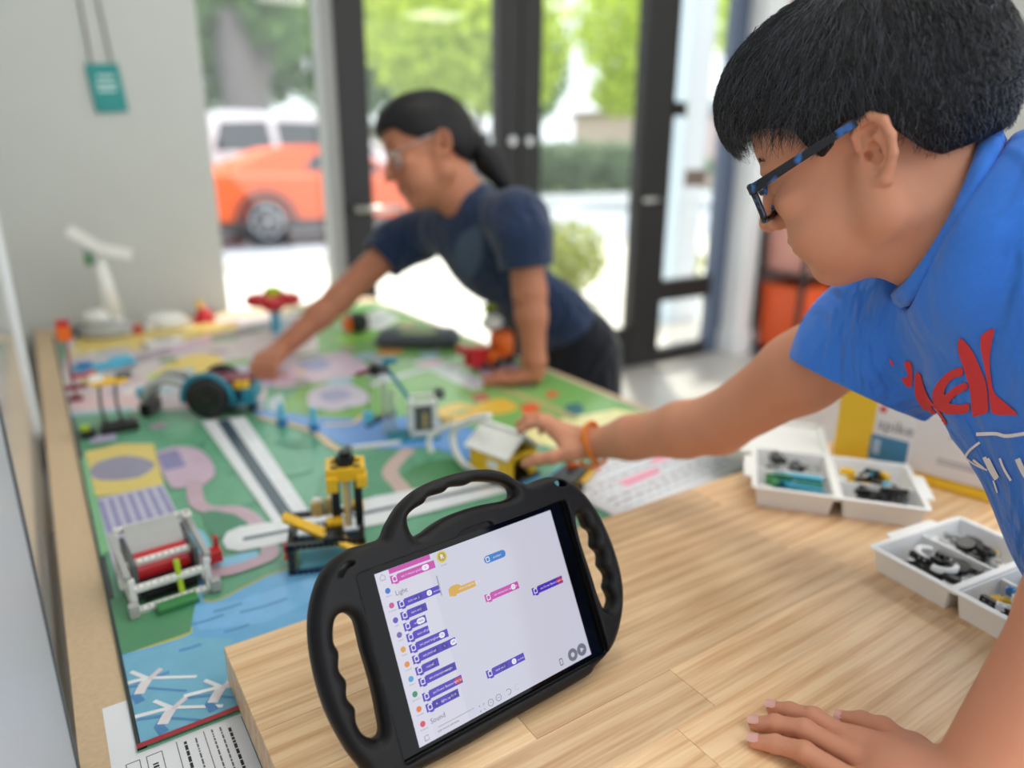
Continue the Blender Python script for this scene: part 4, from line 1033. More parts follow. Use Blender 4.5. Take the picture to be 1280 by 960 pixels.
pbox(t, 'plate', (.0, -.020, .048), (.03, .05, .006), 'black', studs=(3, 5)); pbox(t, 'plate', (.034, .046, .052), (.024, .02, .01), 'yellow', studs=(2, 2)); pbox(t, 'plate', (.002, -.004, .054), (.024, .016, .010), 'yellow', studs=(2, 2)); pbox(t, 'block', (-.066, -.02, .030), (.010, .012, .012), 'red'); pbox(t, 'block', (-.066, -.02, .018), (.010, .012, .012), 'orange'); pbox(t, 'bottom_plate', (-.01, -.02, .006), (.08, .05, .006), 'teal')
# little house, held by the child
t = empty('house_model', (.668, 1.030, MATZ+.0016), math.radians(14), 'toy house with yellow walls and white roof under the hand of the child', 'toy model')
HX, HY, HZ = .040, .048, .050
for x in (-1, 1): pbox(t, 'wall', (x*(HX-.003), 0, HZ/2+.006), (.006, 2*HY, HZ), 'yellow')
pbox(t, 'wall', (0, HY-.003, HZ/2+.006), (2*HX-.012, .006, HZ), 'yellow')
for x in (-1, 1): pbox(t, 'door_post', (x*(HX-.012), -HY+.003, HZ/2+.006), (.012, .006, HZ), 'yellow')
pbox(t, 'lintel', (0, -HY+.003, HZ+.0), (2*HX-.03, .006, .012), 'yellow'); pbox(t, 'base_plate', (0, 0, .003), (2*HX+.012, 2*HY+.012, .006), 'black'); pbox(t, 'inner_block', (0, .01, .02), (.04, .04, .028), 'black'); pbox(t, 'window_plate', (-HX-.0008, -.012, .034), (.0016, .026, .016), 'white', bev=.0003)
for x in (-1, 1):
    pbox(t, 'roof_panel', (x*.024, 0, HZ+.022), (.058, 2*HY+.012, .006), 'white', Matrix.Rotation(x*math.radians(36), 3, 'Y'))
pbox(t, 'roof_ridge', (0, 0, HZ+.041), (.012, 2*HY+.012, .008), 'white')
MB().prism([(-.036, HZ+.006), (.036, HZ+.006), (0, HZ+.034)], -.003, .003, Matrix(((1, 0, 0), (0, 0, 1), (0, 1, 0)))).build('gable', PL('yellow'), t).location = (0, HY-.004, 0)
# black and yellow cart beside the house
t = empty('cart_model', (.742, .925, MATZ+.0016), math.radians(30), 'black toy cart with yellow arm lying between toy house and white sheet', 'toy model')
pbox(t, 'chassis', (0, 0, .014), (.075, .045, .018), 'black', studs=None); beam(t, (-.05, -.028, .012), (.05, -.028, .012), 'yellow'); beam(t, (.02, .01, .03), (.08, -.03, .008), 'orange'); beam(t, (-.05, .030, .012), (.03, .030, .012), 'cyan'); wheel(t, (.055, -.020, .013), (0, 1, 0), .013, .010, 'lgrey'); wheel(t, (-.03, -.034, .012), (0, 1, 0), .012, .008, 'lgrey')
# white hose loops
g = G(560, 575, MATZ)
t = empty('hose_model', (g.x, g.y, MATZ+.0016), 0, 'bent white plastic hoses arching beside the toy house', 'toy model')
def loc(px, py, z): return P(px, py, z)-Vector((g.x, g.y, MATZ+.0016))
ptube(t, 'hose', spline([loc(540, 566, 1.40), loc(536, 552, 1.40), loc(548, 538, 1.39), loc(575, 529, 1.36), loc(606, 525, 1.30)], 6), .0055, 'white')
ptube(t, 'hose', spline([loc(600, 588, 1.33), loc(580, 580, 1.35), loc(568, 560, 1.37), loc(568, 538, 1.37), loc(590, 524, 1.33), loc(612, 520, 1.29)], 6), .0062, 'white')
# crane model with grey frame
t = empty('crane_model', (.600, 1.300, MATZ+.0016), math.radians(-20), 'toy crane with grey box frame, teal jib and blue base beside the printed river', 'toy model')
pbox(t, 'base_plate', (.01, -.01, .004), (.11, .06, .008), 'teal', studs=(12, 6)); beam(t, (-.045, .01, .008), (-.045, .01, .12), 'lgrey', 'mast', up=(1, 0, 0)); beam(t, (-.030, .01, .008), (-.030, .01, .10), 'lgrey', 'mast', up=(1, 0, 0))
for x in (.008, .058):
    for y_ in (-.03, .02): beam(t, (x, y_, .008), (x, y_, .080), 'white', 'post', up=(1, 0, 0))
for z_ in (.014, .080):
    for y_ in (-.03, .02): beam(t, (.004, y_, z_), (.062, y_, z_), 'white')
    for x in (.008, .058): beam(t, (x, -.03, z_), (x, .02, z_), 'white')
pbox(t, 'box_core', (.033, -.004, .046), (.036, .036, .05), 'dgrey'); pbox(t, 'core_bar', (.036, -.024, .040), (.006, .004, .034), 'tan'); beam(t, (-.045, .005, .165), (.008, .0, .080), 'teal', 'jib', up=(0, 1, 0)); pbox(t, 'pulley_block', (-.050, .005, .150), (.034, .018, .018), 'dgrey'); pbox(t, 'pulley_block', (-.030, .005, .166), (.026, .012, .012), 'teal'); pcyl(t, 'pulley', (-.062, -.006, .150), (-.062, .016, .150), .012, 'black'); beam(t, (-.10, .005, .140), (-.06, .005, .150), 'maroon', 'jib', up=(0, 1, 0)); pbox(t, 'load_block', (-.080, .0, .050), (.018, .016, .022), 'cyan'); ptube(t, 'cord', [(-.080, 0, .06), (-.072, 0, .140)], .001, 'dgrey', 5); pbox(t, 'counter_block', (.07, .0, .09), (.02, .02, .02), 'dgrey'); pbox(t, 'side_block', (.082, -.01, .03), (.024, .02, .022), 'tan')
for (px, py, near) in ((353, 533, 'the toy robot'), (393, 540, 'the toy crane')):
    t = model('post_block', px, py, .3, 'small light-blue toy post on the printed river bank, the one nearer '+near, group='light-blue posts on the river bank')
    pbox(t, 'foot', (0, 0, .008), (.016, .016, .016), 'blue'); pbox(t, 'stem', (0, 0, .030), (.010, .010, .030), 'cyan'); pcyl(t, 'top_knob', (0, 0, .044), (0, 0, .054), .0045, 'cyan')
t = model('dark_bar', 475, 527, .5, 'dark toy bar lying across the printed river'); beam(t, (-.045, 0, .004), (.045, 0, .004), 'navy'); beam(t, (-.03, .008, .004), (.03, .008, .004), 'black'); pbox(t, 'end_block', (.05, 0, .006), (.01, .012, .012), 'teal')
t = model('white_bar', 470, 560, -.25, 'pale toy bar lying by the printed path'); beam(t, (-.05, 0, .004), (.05, 0, .004), 'white'); pbox(t, 'end_block', (-.055, 0, .005), (.012, .014, .010), 'dgrey')
# wheeled robot reached for by the person in navy
t = empty('robot_model', (.268, 1.700, MATZ+.0016), math.radians(-30), 'toy robot with large black wheels, teal body and curved grey arm', 'toy robot')
pbox(t, 'body', (.06, .0, .045), (.13, .075, .040), 'navy'); pbox(t, 'top_deck', (.07, .0, .075), (.09, .06, .016), 'maroon'); pbox(t, 'nose_block', (.12, -.01, .050), (.028, .06, .03), 'teal'); pbox(t, 'hub_block', (.105, -.03, .072), (.03, .02, .016), 'yellow'); pbox(t, 'hub_block', (.02, .0, .08), (.03, .04, .014), 'maroon')
wheel(t, (.035, -.055, .048), (0, -1, 0), .048, .022, 'dgrey'); wheel(t, (.035, .055, .048), (0, 1, 0), .048, .022, 'dgrey'); pcyl(t, 'axle', (.035, -.06, .048), (.035, .06, .048), .004, 'black')
ptube(t, 'wheel_guard', [(.035+.055*math.cos(a), -.058, .048+.055*math.sin(a)) for a in [math.radians(-10+k*20) for k in range(11)]], .006, 'teal', 8); beam(t, (.04, -.045, .030), (.14, -.045, .034), 'teal'); wheel(t, (.115, .0, .012), (0, 1, 0), .012, .03, 'lgrey', 'caster')
for y_, c in ((-.035, 'lgrey'), (-.022, 'black'), (.02, 'lgrey')):
    arc = [(-.055+.062*math.cos(a), y_, .018+.068*math.sin(a)) for a in [math.radians(10+k*17) for k in range(10)]]
    ptube(t, 'curved_arm', arc, .0105, c, 8)
pbox(t, 'arm_foot', (-.112, -.01, .016), (.022, .07, .030), 'black'); pbox(t, 'arm_joint', (-.006, -.01, .065), (.03, .05, .03), 'black'); pbox(t, 'arm_joint', (-.04, -.03, .084), (.026, .012, .012), 'maroon'); pbox(t, 'side_block', (-.118, -.03, .055), (.016, .02, .024), 'cyan')
# stem model with cyan top and the red pole beside it
t = model('stem_model', 140, 540, 0, 'toy stand on thin grey stems with black feet and yellow-cyan top')
pbox(t, 'foot', (.015, 0, .010), (.075, .045, .016), 'black', studs=(8, 5)); pbox(t, 'foot', (-.045, -.01, .010), (.03, .03, .018), 'black'); pbox(t, 'foot_block', (-.048, -.018, .022), (.016, .012, .012), 'lime')
for x in (-.008, .022): ptube(t, 'stem', [(x, 0, .018), (x-.004, .01, .06), (x, .01, .105)], .0035, 'dgrey', 8); 
pbox(t, 'top_plate', (.010, .01, .108), (.07, .03, .008), 'yellow', studs=(8, 3)); pbox(t, 'top_block', (-.012, .01, .118), (.024, .022, .012), 'white'); pbox(t, 'top_block', (.04, .02, .116), (.03, .03, .010), 'dgrey'); pbox(t, 'top_block', (-.05, .01, .106), (.04, .012, .008), 'maroon')
t = model('cyan_rail', 130, 462, .2, 'flat cyan toy rail on the mat behind the grey stems'); pbox(t, 'rail', (0, 0, .010), (.16, .035, .016), 'cyan', studs=(12, 3)); pbox(t, 'rail_block', (-.05, -.012, .024), (.035, .03, .014), 'blue'); pbox(t, 'rail_block', (.045, .0, .024), (.05, .02, .012), 'cyan')
t = model('pole_model', 95, 500, 0, 'toy pole of dark red beams with an orange-red head')
beam(t, (0, 0, 0), (0, 0, .145), 'maroon', 'pole', up=(1, 0, 0)); pbox(t, 'foot', (0, 0, .004), (.03, .03, .008), 'maroon'); pbox(t, 'arm', (.02, 0, .058), (.04, .010, .010), 'red'); pbox(t, 'head', (0, 0, .165), (.030, .026, .034), 'orange'); pbox(t, 'head_top', (0, 0, .188), (.026, .024, .016), 'red'); pbox(t, 'side_block', (.044, 0, .06), (.014, .012, .012), 'orange')
# wind turbine model
t = empty('turbine_model', (.160, 2.665, MATZ+.0016), 0, 'white toy wind turbine with two blades on a grey round base', 'toy model')
MB().lathe([(.085, 0), (.085, .02), (.07, .045), (.03, .05)], 20).build('base', PL('lgrey'), t, True); MB().lathe([(.055, .05), (.045, .075), (.01, .085)], 16, (-.02, 0, 0)).build('base_cap', PL('white'), t, True)
for x in (0, .026): beam(t, (x, 0, .04), (x-.012, 0, .265), 'white', 'tower', up=(0, 1, 0))
ptube(t, 'tower_tube', [(.03, -.012, .02), (.004, -.012, .26)], [.03, .022], 'white')
pbox(t, 'nacelle', (-.015, -.01, .255), (.035, .05, .05), 'lgrey'); pbox(t, 'nacelle_mark', (-.022, -.038, .250), (.02, .008, .03), 'green')
hub = Vector((.01, -.04, .283))
for (dx, dz) in ((-.075, .062), (.090, -.026)):
    e = hub+Vector((dx, 0, dz)); MB().bar(hub, e, .036, .012, (0, 1, 0)).build('blade', PL('white'), t, bevel=.003)
pcyl(t, 'hub', hub+Vector((0, -.01, 0)), hub+Vector((0, .03, 0)), .016, 'white'); pbox(t, 'red_foot', (.075, -.03, .012), (.045, .03, .022), 'red'); ptube(t, 'leg', [(.03, -.03, .06), (.052, -.06, .0)], .012, 'white'); pbox(t, 'black_block', (-.09, .0, .02), (.03, .03, .03), 'dgrey')
t = model('squat_model', 208, 408, .1, 'squat white and pale green toy dome behind the turbine'); MB().lathe([(.07, 0), (.072, .022), (.055, .042), (.02, .05)], 18).build('dome', PL('white'), t, True); pbox(t, 'skirt', (0, 0, .008), (.15, .1, .014), 'white'); pbox(t, 'front_block', (-.03, -.05, .016), (.03, .02, .02), 'lgrey')
t = model('pale_block', 205, 432, .1, 'flat pale toy plate on the mat in front of the white dome'); pbox(t, 'plate', (0, 0, .008), (.10, .06, .016), 'white', studs=(10, 6)); pbox(t, 'tile', (.0, .0, .02), (.05, .03, .006), 'lgrey')
t = model('cone_model', 256, 402, .1, 'small red toy cone with a yellow tip by the grey wall'); MB().lathe([(.04, 0), (.036, .01), (.016, .05)], 14).build('cone', PL('red'), t, True); pbox(t, 'tip', (-.01, 0, .06), (.018, .018, .03), 'yellow'); pbox(t, 'base', (-.02, 0, .004), (.10, .06, .008), 'red')
# red flower
t = empty('flower_model', (.640, 2.400, MATZ+.0016), 0, 'red toy flower with lime centre on a pale blue stem', 'toy model')
pcyl(t, 'stem', (0, 0, 0), (0, 0, .085), .016, 'cyan'); pcyl(t, 'stem_collar', (0, 0, .07), (0, 0, .09), .024, 'lgrey')
for k in range(6):
    a = k*math.pi/3+.2; c = Vector((.058*math.cos(a), .058*math.sin(a), .105+.01*(k % 2))); MB().ball(c, (.040, .040, .024), 12, 8).build('petal', PL('red'), t, True)
MB().ball((0, 0, .138), (.030, .030, .018), 12, 8).build('centre', PL('lime'), t, True); pbox(t, 'yellow_block', (-.018, -.03, .122), (.016, .016, .022), 'yellow')
t = model('ball_model', 447, 416, 0, 'round black toy wheel with a red cap near the far mat corner'); wheel(t, (0, 0, .035), (.3, -1, 0), .035, .05, 'dgrey'); pbox(t, 'cap', (-.04, -.01, .035), (.02, .04, .045), 'orange')
# zip pouch
g = G(530, 434, MATZ); t = empty('zip_pouch', (g.x+.01, g.y+.06, MATZ+.0016), math.radians(-34), 'dark charcoal zip pouch with pale green emblem lying on the mat', 'pouch')
m_pouch = mat('charcoal_fabric', (92, 100, 106), .8, var=.12, scale=120, bump=.2)
MB().prism(rrect(-.13, .13, -.085, .085, .04, 5), 0, .036).build('shell', m_pouch, t, True, bevel=.012, seg=3)
ptube(t, 'zip', [(x, y_, .017) for x, y_ in rrect(-.1315, .1315, -.0865, .0865, .041, 5)], .0025, 'black', 6, True)
MB().prism(rrect(-.06, .06, -.045, .045, .03, 4), .0355, .0372).build('emblem', mat('pale_green_emblem', (150, 166, 120), .7), t)
# orange / red vehicle near the planted hand
t = empty('loader_model', (1.045, 1.675, MATZ+.0016), math.radians(20), 'orange and red toy loader with white-green top beside the planted hand', 'toy model')
pbox(t, 'chassis', (0, 0, .014), (.11, .06, .022), 'dgrey'); MB().lathe([(.03, 0), (.036, .02), (.036, .06), (.028, .075)], 18, (.035, -.01, .02)).build('tank', PL('orange'), t, True); pbox(t, 'front_arm', (-.07, .0, .04), (.06, .04, .05), 'red'); pbox(t, 'front_claw', (-.10, .01, .062), (.03, .05, .02), 'red'); pbox(t, 'side_block', (-.03, -.03, .03), (.035, .02, .035), 'orange'); MB().ball((.03, .02, .115), (.034, .03, .026), 14, 8).build('dome', PL('white'), t, True); pbox(t, 'neck', (.03, .01, .10), (.03, .03, .02), 'dgrey'); pbox(t, 'lime_plate', (.035, .03, .160), (.05, .02, .016), 'lime'); pbox(t, 'mast', (.035, .032, .135), (.03, .012, .05), 'black')
for x in (-.03, .04): wheel(t, (x, -.036, .016), (0, -1, 0), .016, .014); wheel(t, (x, .036, .016), (0, 1, 0), .016, .014)
# ------------------------------------------------------------ sorting trays, boxes, rack
m_tray = mat('tray_plastic', (250, 250, 247), .32, var=.02, scale=12)
TL, TD, THh = .250, .175, .034
def tray_parts(t):
    wl = .0022
    for i in range(2):                     # two tubs side by side, each with a cross wall
        x0 = .006+i*(TL/2-.001); x1 = x0+TL/2-.011; y0, y1 = .006, TD-.006
        mb = MB()
        # sloping walls : outer shell minus inner shell as one open tub
        def loop(ins, z): return [(x0+ins, y0+ins, z), (x1-ins, y0+ins, z), (x1-ins, y1-ins, z), (x0+ins, y1-ins, z)]
        rings = [loop(.005, 0), loop(0, THh), loop(wl, THh), loop(.005+wl, .002)]
        vs = [p for r in rings for p in r]
        fs = [(3, 2, 1, 0)]+[(r*4+k, r*4+(k+1) % 4, (r+1)*4+(k+1) % 4, (r+1)*4+k) for r in range(3) for k in range(4)]+[(12, 13, 14, 15)]
        mb.add(vs, fs); tub = mb.build('tub', m_tray, t, bevel=.0008)
        ym = (y0+y1)/2+.006*(1-2*i)
        MB().bb(x0+.004, x1-.004, ym-.0014, ym+.0014, .002, THh-.004).build('divider', m_tray, tub)
    # rim flange all round, with grip tabs at the ends
    o_ = rrect(0, TL, 0, TD, .008, 3); i_ = rrect(.008, TL-.008, .008, TD-.008, .003, 3); n = len(o_); z0, z1 = THh-.001, THh+.0015
    vs = [(x, y, z) for z in (z0, z1) for ring in (o_, i_) for x, y in ring]
    fs = []
    for k in range(n):
        k2 = (k+1) % n; fs += [(2*n+k, 2*n+k2, 3*n+k2, 3*n+k), (k2, k, n+k, n+k2), (k, k2, 2*n+k2, 2*n+k), (n+k2, n+k, 3*n+k, 3*n+k2)]
    MB().add(vs, fs).build('rim', m_tray, t)
    MB().bb(TL/2-.006, TL/2+.004, .006, TD-.006, THh-.006, THh+.0012).build('bridge_rib', m_tray, t)
    for x in (-.012, TL-.006): MB().prism(rrect(x, x+.018, TD*.25, TD*.75, .006, 3), THh-.002, THh+.001).build('grip_tab', m_tray, t)
    return t
d1_ = Vector((.625, -.781)); tr1 = empty('sorting_tray', (.866, .628, TOP), math.atan2(d1_.y, d1_.x), 'white sorting tray of teal, black and green pieces beside the yellow-cornered box', 'tray', 'white sorting trays')
tray_parts(tr1)
tr2 = copy_tree(tr1); tr2.location = (.850, .430, TOP); tr2.scale = (.90, 1.10, 1); tr2.rotation_euler.z = math.atan2(-.992, -.125)
tr2['label'] = 'white sorting tray of black, yellow and blue pieces, next to the propping arm'
def in_tray(tr, x, y, z=.0): return tr.matrix_basis @ Vector((x, y, .0022+z))
rp = random.Random(21)
def small_piece(kind, col):
    key = ('piece', kind, col)
    if key in _beam: return _beam[key]
    mb = MB()
    if kind == 'peg':
        mb.lathe([(.0020, 0), (.0026, .001), (.0026, .007), (.0033, .0072), (.0033, .0088), (.0026, .009), (.0026, .015), (.002, .016)], 10, (0, 0, -.008), Matrix.Rotation(math.pi/2, 3, 'Y'))
    elif kind == 'disc':
        mb.lathe([(.006, -.004), (.0115, -.004), (.0125, 0), (.0115, .004), (.006, .004)], 18)
    elif kind == 'gear':
        pts = []
        for k in range(24):
            a = 2*math.pi*k/24; r = .0125 if k % 2 else .0105; pts.append((r*math.cos(a), r*math.sin(a)))
        mb.prism(pts, -.003, .003); mb.cyl((0, 0, -.005), (0, 0, .005), .004, 10)
    elif kind == 'elbow':
        mb.bb(0, .024, -.0038, .0038, -.0036, .0036); mb.bb(0, .0076, -.0038, .018, -.0036, .0036); mb.cyl((.020, 0, -.0042), (.020, 0, .0042), .003, 10)
    elif kind == 'brick':
        mb.bb(-.008, .008, -.004, .004, -.0048, .0048)
        for x in (-.004, .004): mb.cyl((x, 0, .0048), (x, 0, .0065), .0024, 10)
    elif kind == 'arch':
        mb.tube([(.016*math.cos(a), .016*math.sin(a), 0) for a in [math.radians(180*k/10) for k in range(11)]], .0045, 8)
    me = mb.mesh('piece', bevel=.0004 if kind in ('brick', 'elbow') else 0); me.materials.append(PL(col)); _beam[key] = me
    return me
WORD = dict(peg='peg', disc='rubber ring', gear='gear wheel', elbow='elbow piece', brick='two-stud brick', beam='beam', arch='curved piece')
def scatter(tr, where, x0, x1, y0, y1, items, trayname, zoff=0):
    lay = 0
    for (kind, col, n) in items:
        for k in range(n):
            z = zoff+.007+.0052*(lay % 5)+rp.random()*.002; lay += 1
            p = in_tray(tr, rp.uniform(x0+.020, x1-.020), rp.uniform(y0+.020, y1-.020), z)
            if kind.startswith('beam'): L = int(kind[4:] or 5); me = beam_mesh(L, col); w_ = 'beam'
            else: me = small_piece(kind, col); w_ = kind
            o = link({'disc': 'rubber_'}.get(w_, 'toy_')+{'peg': 'peg', 'disc': 'ring', 'gear': 'gear', 'elbow': 'elbow', 'brick': 'brick', 'beam': 'beam', 'arch': 'arch'}[w_], me)
            ang = rp.uniform(0, 6.28) if w_ != 'beam' else rp.uniform(-.35, .35)+(0 if rp.random() < .7 else 3.14)
            if w_ == 'beam': p = in_tray(tr, max(x0+.010, min(x1-.010-L*U8, rp.uniform(x0, x1))), rp.uniform(y0+.022, y1-.018), z)
            if w_ == 'beam': ang = rp.uniform(-.12, .12)
            o.matrix_basis = Matrix.Translation(p) @ (Matrix.Rotation(tr.rotation_euler.z+ang, 4, 'Z') @ Matrix.Rotation(rp.uniform(-.15, .15) if w_ == 'beam' else rp.uniform(-.4, .4), 4, 'X'))
            cn = {'lgrey': 'light grey', 'dgrey': 'dark grey'}.get(col, col)
            nm = '%s toy %s in %s, %s' % (cn, WORD[w_], where, trayname)
            tag(o, nm, 'toy piece', '%s %ss, %s, %s' % (cn, WORD[w_], where, trayname))
xa, xb, xc, xd = .012, .118, .132, .240; ya, ym, yb = .010, .090, .166
A_, B_ = 'tray by the yellow box', 'tray by the arm'
scatter(tr1, 'teal beam section', xa, xb, ya, ym, [('beam9', 'teal', 7), ('beam7', 'cyan', 3), ('beam9', 'blue', 2), ('beam5', 'green', 3), ('peg', 'magenta', 3), ('elbow', 'green', 3)], A_)
scatter(tr1, 'grey peg section', xa, xb, ym, yb, [('peg', 'black', 8), ('peg', 'dgrey', 8), ('elbow', 'dgrey', 5), ('gear', 'lgrey', 3), ('elbow', 'black', 4)], A_)
scatter(tr1, 'black elbow section', xc, xd, ya, ym, [('elbow', 'black', 9), ('peg', 'black', 8), ('beam5', 'black', 3)], A_)
scatter(tr1, 'yellow-black section', xc, xd, ym, yb, [('gear', 'yellow', 4), ('peg', 'black', 7), ('elbow', 'black', 5), ('brick', 'cyan', 3), ('brick', 'yellow', 3)], A_)
scatter(tr2, 'rubber ring section', xa, xb, ya, ym, [('disc', 'black', 6), ('elbow', 'black', 4), ('peg', 'yellow', 3), ('arch', 'white', 2), ('brick', 'black', 3), ('beam7', 'black', 2)], B_)
scatter(tr2, 'white arch section', xa, xb, ym, yb, [('arch', 'white', 3), ('gear', 'black', 5), ('disc', 'black', 3), ('peg', 'lgrey', 4), ('gear', 'yellow', 2), ('elbow', 'lgrey', 3)], B_)
scatter(tr2, 'mixed colour section', xc, xd, ya, ym, [('beam7', 'black', 5), ('beam9', 'yellow', 3), ('brick', 'blue', 8), ('gear', 'magenta', 2), ('peg', 'yellow', 7), ('brick', 'magenta', 4), ('brick', 'cyan', 4), ('elbow', 'black', 4), ('brick', 'white', 3), ('gear', 'yellow', 2)], B_, .004)
scatter(tr2, 'dark section', xc, xd, ym, yb, [('elbow', 'black', 8), ('peg', 'dgrey', 6), ('brick', 'blue', 3)], B_)

# storage carton with yellow corner
A0, A1 = Vector((1.150, .668)), Vector((1.222, .330)); dv = (A1-A0).normalized()
bx = empty('storage_carton', (A0.x, A0.y, TOP), math.atan2(dv.y, dv.x), 'white storage carton with yellow corner, yellow foot strip and blue label behind the trays', 'box')
# local x runs along the front face, +y goes back
m_card = mat('carton_white', (236, 232, 226), .5, var=.02, scale=10); m_cy = mat('carton_yellow', (246, 200, 46), .45, var=.03, scale=10); m_cb = mat('carton_blue', (66, 132, 170), .5, var=.03, scale=20)
BL, BD, BH = .40, .24, .15
MB().bb(0, BL, 0, BD, .018, BH).build('body', m_card, bx, bevel=.004, seg=2); MB().bb(-.002, BL+.002, -.002, BD+.002, 0, .018).build('foot_strip', m_cy, bx, bevel=.003, seg=2)
MB().prism(rrect(-.003, .058, .008, BH+.001, .010, 3), -.0045, .02, Matrix(((1, 0, 0), (0, 0, 1), (0, 1, 0)))).build('corner_panel', m_cy, bx)
MB().bb(.058, .118, -.0035, 0, .012, .148).build('label_panel', mat('label_white', (240, 238, 234), .5), bx); MB().bb(.056, .116, -.005, -.0035, .022, .068).build('blue_label', m_cb, bx, bevel=.0004)
XZ = Matrix(((1, 0, 0), (0, 0, -1), (0, 1, 0)))
text_obj('label_text', 'spike', .028, mat('grey_lettering', (120, 120, 122), .5), bx, (.063, -.0042, .088), XZ)
MB().bb(.063, .073, -.0042, -.0036, .110, .120).build('red_mark', mat('logo_red', (214, 44, 44), .5), bx)
for k in range(3): MB().bb(.062+k*.004, .0645+k*.004, -.0056, -.005, .034, .060).build('label_print', mat('label_print_white', (206, 226, 236), .5), bx)
for (x, z, l) in ((.16, .05, .09), (.16, .044, .06), (.17, .09, .12), (.27, .036, .05)): MB().bb(x, x+l, -.0006, 0, z, z+.003).build('carton_print', mat('carton_print_grey', (186, 184, 182), .6), bx)
# white lid on the table behind the tray
ld = empty('box_lid', (1.006, .740, TOP), math.atan2(-.781, .625), 'shallow white plastic box lid lying behind the sorting trays', 'lid')
MB().bb(-.075, .135, .012, .20, 0, .010).build('panel', m_tray, ld, bevel=.004, seg=2)
mb = MB()
for (a, b_, c, d) in ((-.075, .135, .012, .020), (-.075, .135, .192, .20), (-.075, -.067, .012, .20), (.127, .135, .012, .20)): mb.bb(a, b_, c, d, .010, .018)
mb.build('lip', m_tray, ld)

# rack with orange crates by the rose wall
rk = empty('metal_rack', (4.32, 2.86, 0), 0, 'black metal shelf rack standing against the rose wall', 'rack')
m_blk = mat('black_steel', (58, 52, 52), .5, .4)
for x in (-.34, 0, .34):
    for y in (-.17, .17): MB().bb(x-.014, x+.014, y-.014, y+.014, 0, .98).build('upright', m_blk, rk)
for z in (.05, .56, .95): MB().bb(-.35, .35, -.18, .18, z-.012, z+.012).build('shelf', m_blk, rk)
def crate(x, z, col, label, h=.42):
    c = empty('crate', (4.32+x, 2.86, z), 0, label, 'crate'); m = mat('crate_'+str(col[1]), col, .4, var=.05, scale=6)
    mb = MB(); w_, d_ = .135, .15
    rings = [[(sx*w_*.92, sy*d_*.92, 0) for sx, sy in ((-1, -1), (1, -1), (1, 1), (-1, 1))], [(sx*w_, sy*d_, h) for sx, sy in ((-1, -1), (1, -1), (1, 1), (-1, 1))], [(sx*(w_-.008), sy*(d_-.008), h) for sx, sy in ((-1, -1), (1, -1), (1, 1), (-1, 1))], [(sx*(w_*.92-.008), sy*(d_*.92-.008), .01) for sx, sy in ((-1, -1), (1, -1), (1, 1), (-1, 1))]]
    mb.add([p for r in rings for p in r], [(3, 2, 1, 0)]+[(r*4+k, r*4+(k+1) % 4, (r+1)*4+(k+1) % 4, (r+1)*4+k) for r in range(3) for k in range(4)]+[(12, 13, 14, 15)]); mb.build('shell', m, c)
    MB().bb(-w_-.006, w_+.006, -d_-.006, -d_+.004, h-.03, h).build('rim', m, c); MB().bb(-w_-.006, w_+.006, d_-.004, d_+.006, h-.03, h).build('rim', m, c); MB().bb(-.05, .05, -d_-.008, -d_+.002, h*.6, h*.72).build('handle', m, c)
crate(-.17, .062, (240, 92, 30), 'deep orange crate on the bottom shelf of the rack, nearer the door')
crate(.17, .062, (244, 104, 36), 'orange crate on the bottom shelf of the rack, nearer the room corner')
crate(-.17, .572, (226, 160, 146), 'faded rose crate on the upper shelf of the rack, nearer the door', .30)
crate(.17, .572, (238, 130, 100), 'faded coral crate on the upper shelf of the rack, nearer the room corner', .30)
# ------------------------------------------------------------ people
def skin_mat(name, col, lip):
    m = bpy.data.materials.new(name); m.use_nodes = True; nt = m.node_tree; b = nt.nodes['Principled BSDF']; N = nt.nodes.new; K = nt.links.new
    at = N('ShaderNodeAttribute'); at.attribute_name = 'tint'
    tc = N('ShaderNodeTexCoord'); nz = N('ShaderNodeTexNoise'); nz.inputs['Scale'].default_value = 22; nz.inputs['Detail'].default_value = 5; K(tc.outputs['Object'], nz.inputs['Vector'])
    c1 = N('ShaderNodeMix'); c1.data_type = 'RGBA'; c1.inputs[6].default_value = srgb(*col); c1.inputs[7].default_value = srgb(*[int(c*k) for c, k in zip(col, (1.0, .90, .86))])
    K(nz.outputs['Fac'], c1.inputs[0])
    c2 = N('ShaderNodeMix'); c2.data_type = 'RGBA'; c2.inputs[7].default_value = srgb(*lip); K(at.outputs['Fac'], c2.inputs[0]); K(c1.outputs[2], c2.inputs[6]); K(c2.outputs[2], b.inputs['Base Color'])
    b.inputs['Roughness'].default_value = .52; b.inputs['Specular IOR Level'].default_value = .35
    b.inputs['Subsurface Weight'].default_value = .12; b.inputs['Subsurface Radius'].default_value = (1, .35, .2); b.inputs['Subsurface Scale'].default_value = .006
    n2 = N('ShaderNodeTexNoise'); n2.inputs['Scale'].default_value = 420; n2.inputs['Detail'].default_value = 3; K(tc.outputs['Object'], n2.inputs['Vector'])
    bp = N('ShaderNodeBump'); bp.inputs['Strength'].default_value = .10; bp.inputs['Distance'].default_value = .0008; K(n2.outputs['Fac'], bp.inputs['Height']); K(bp.outputs[0], b.inputs['Normal'])
    return m
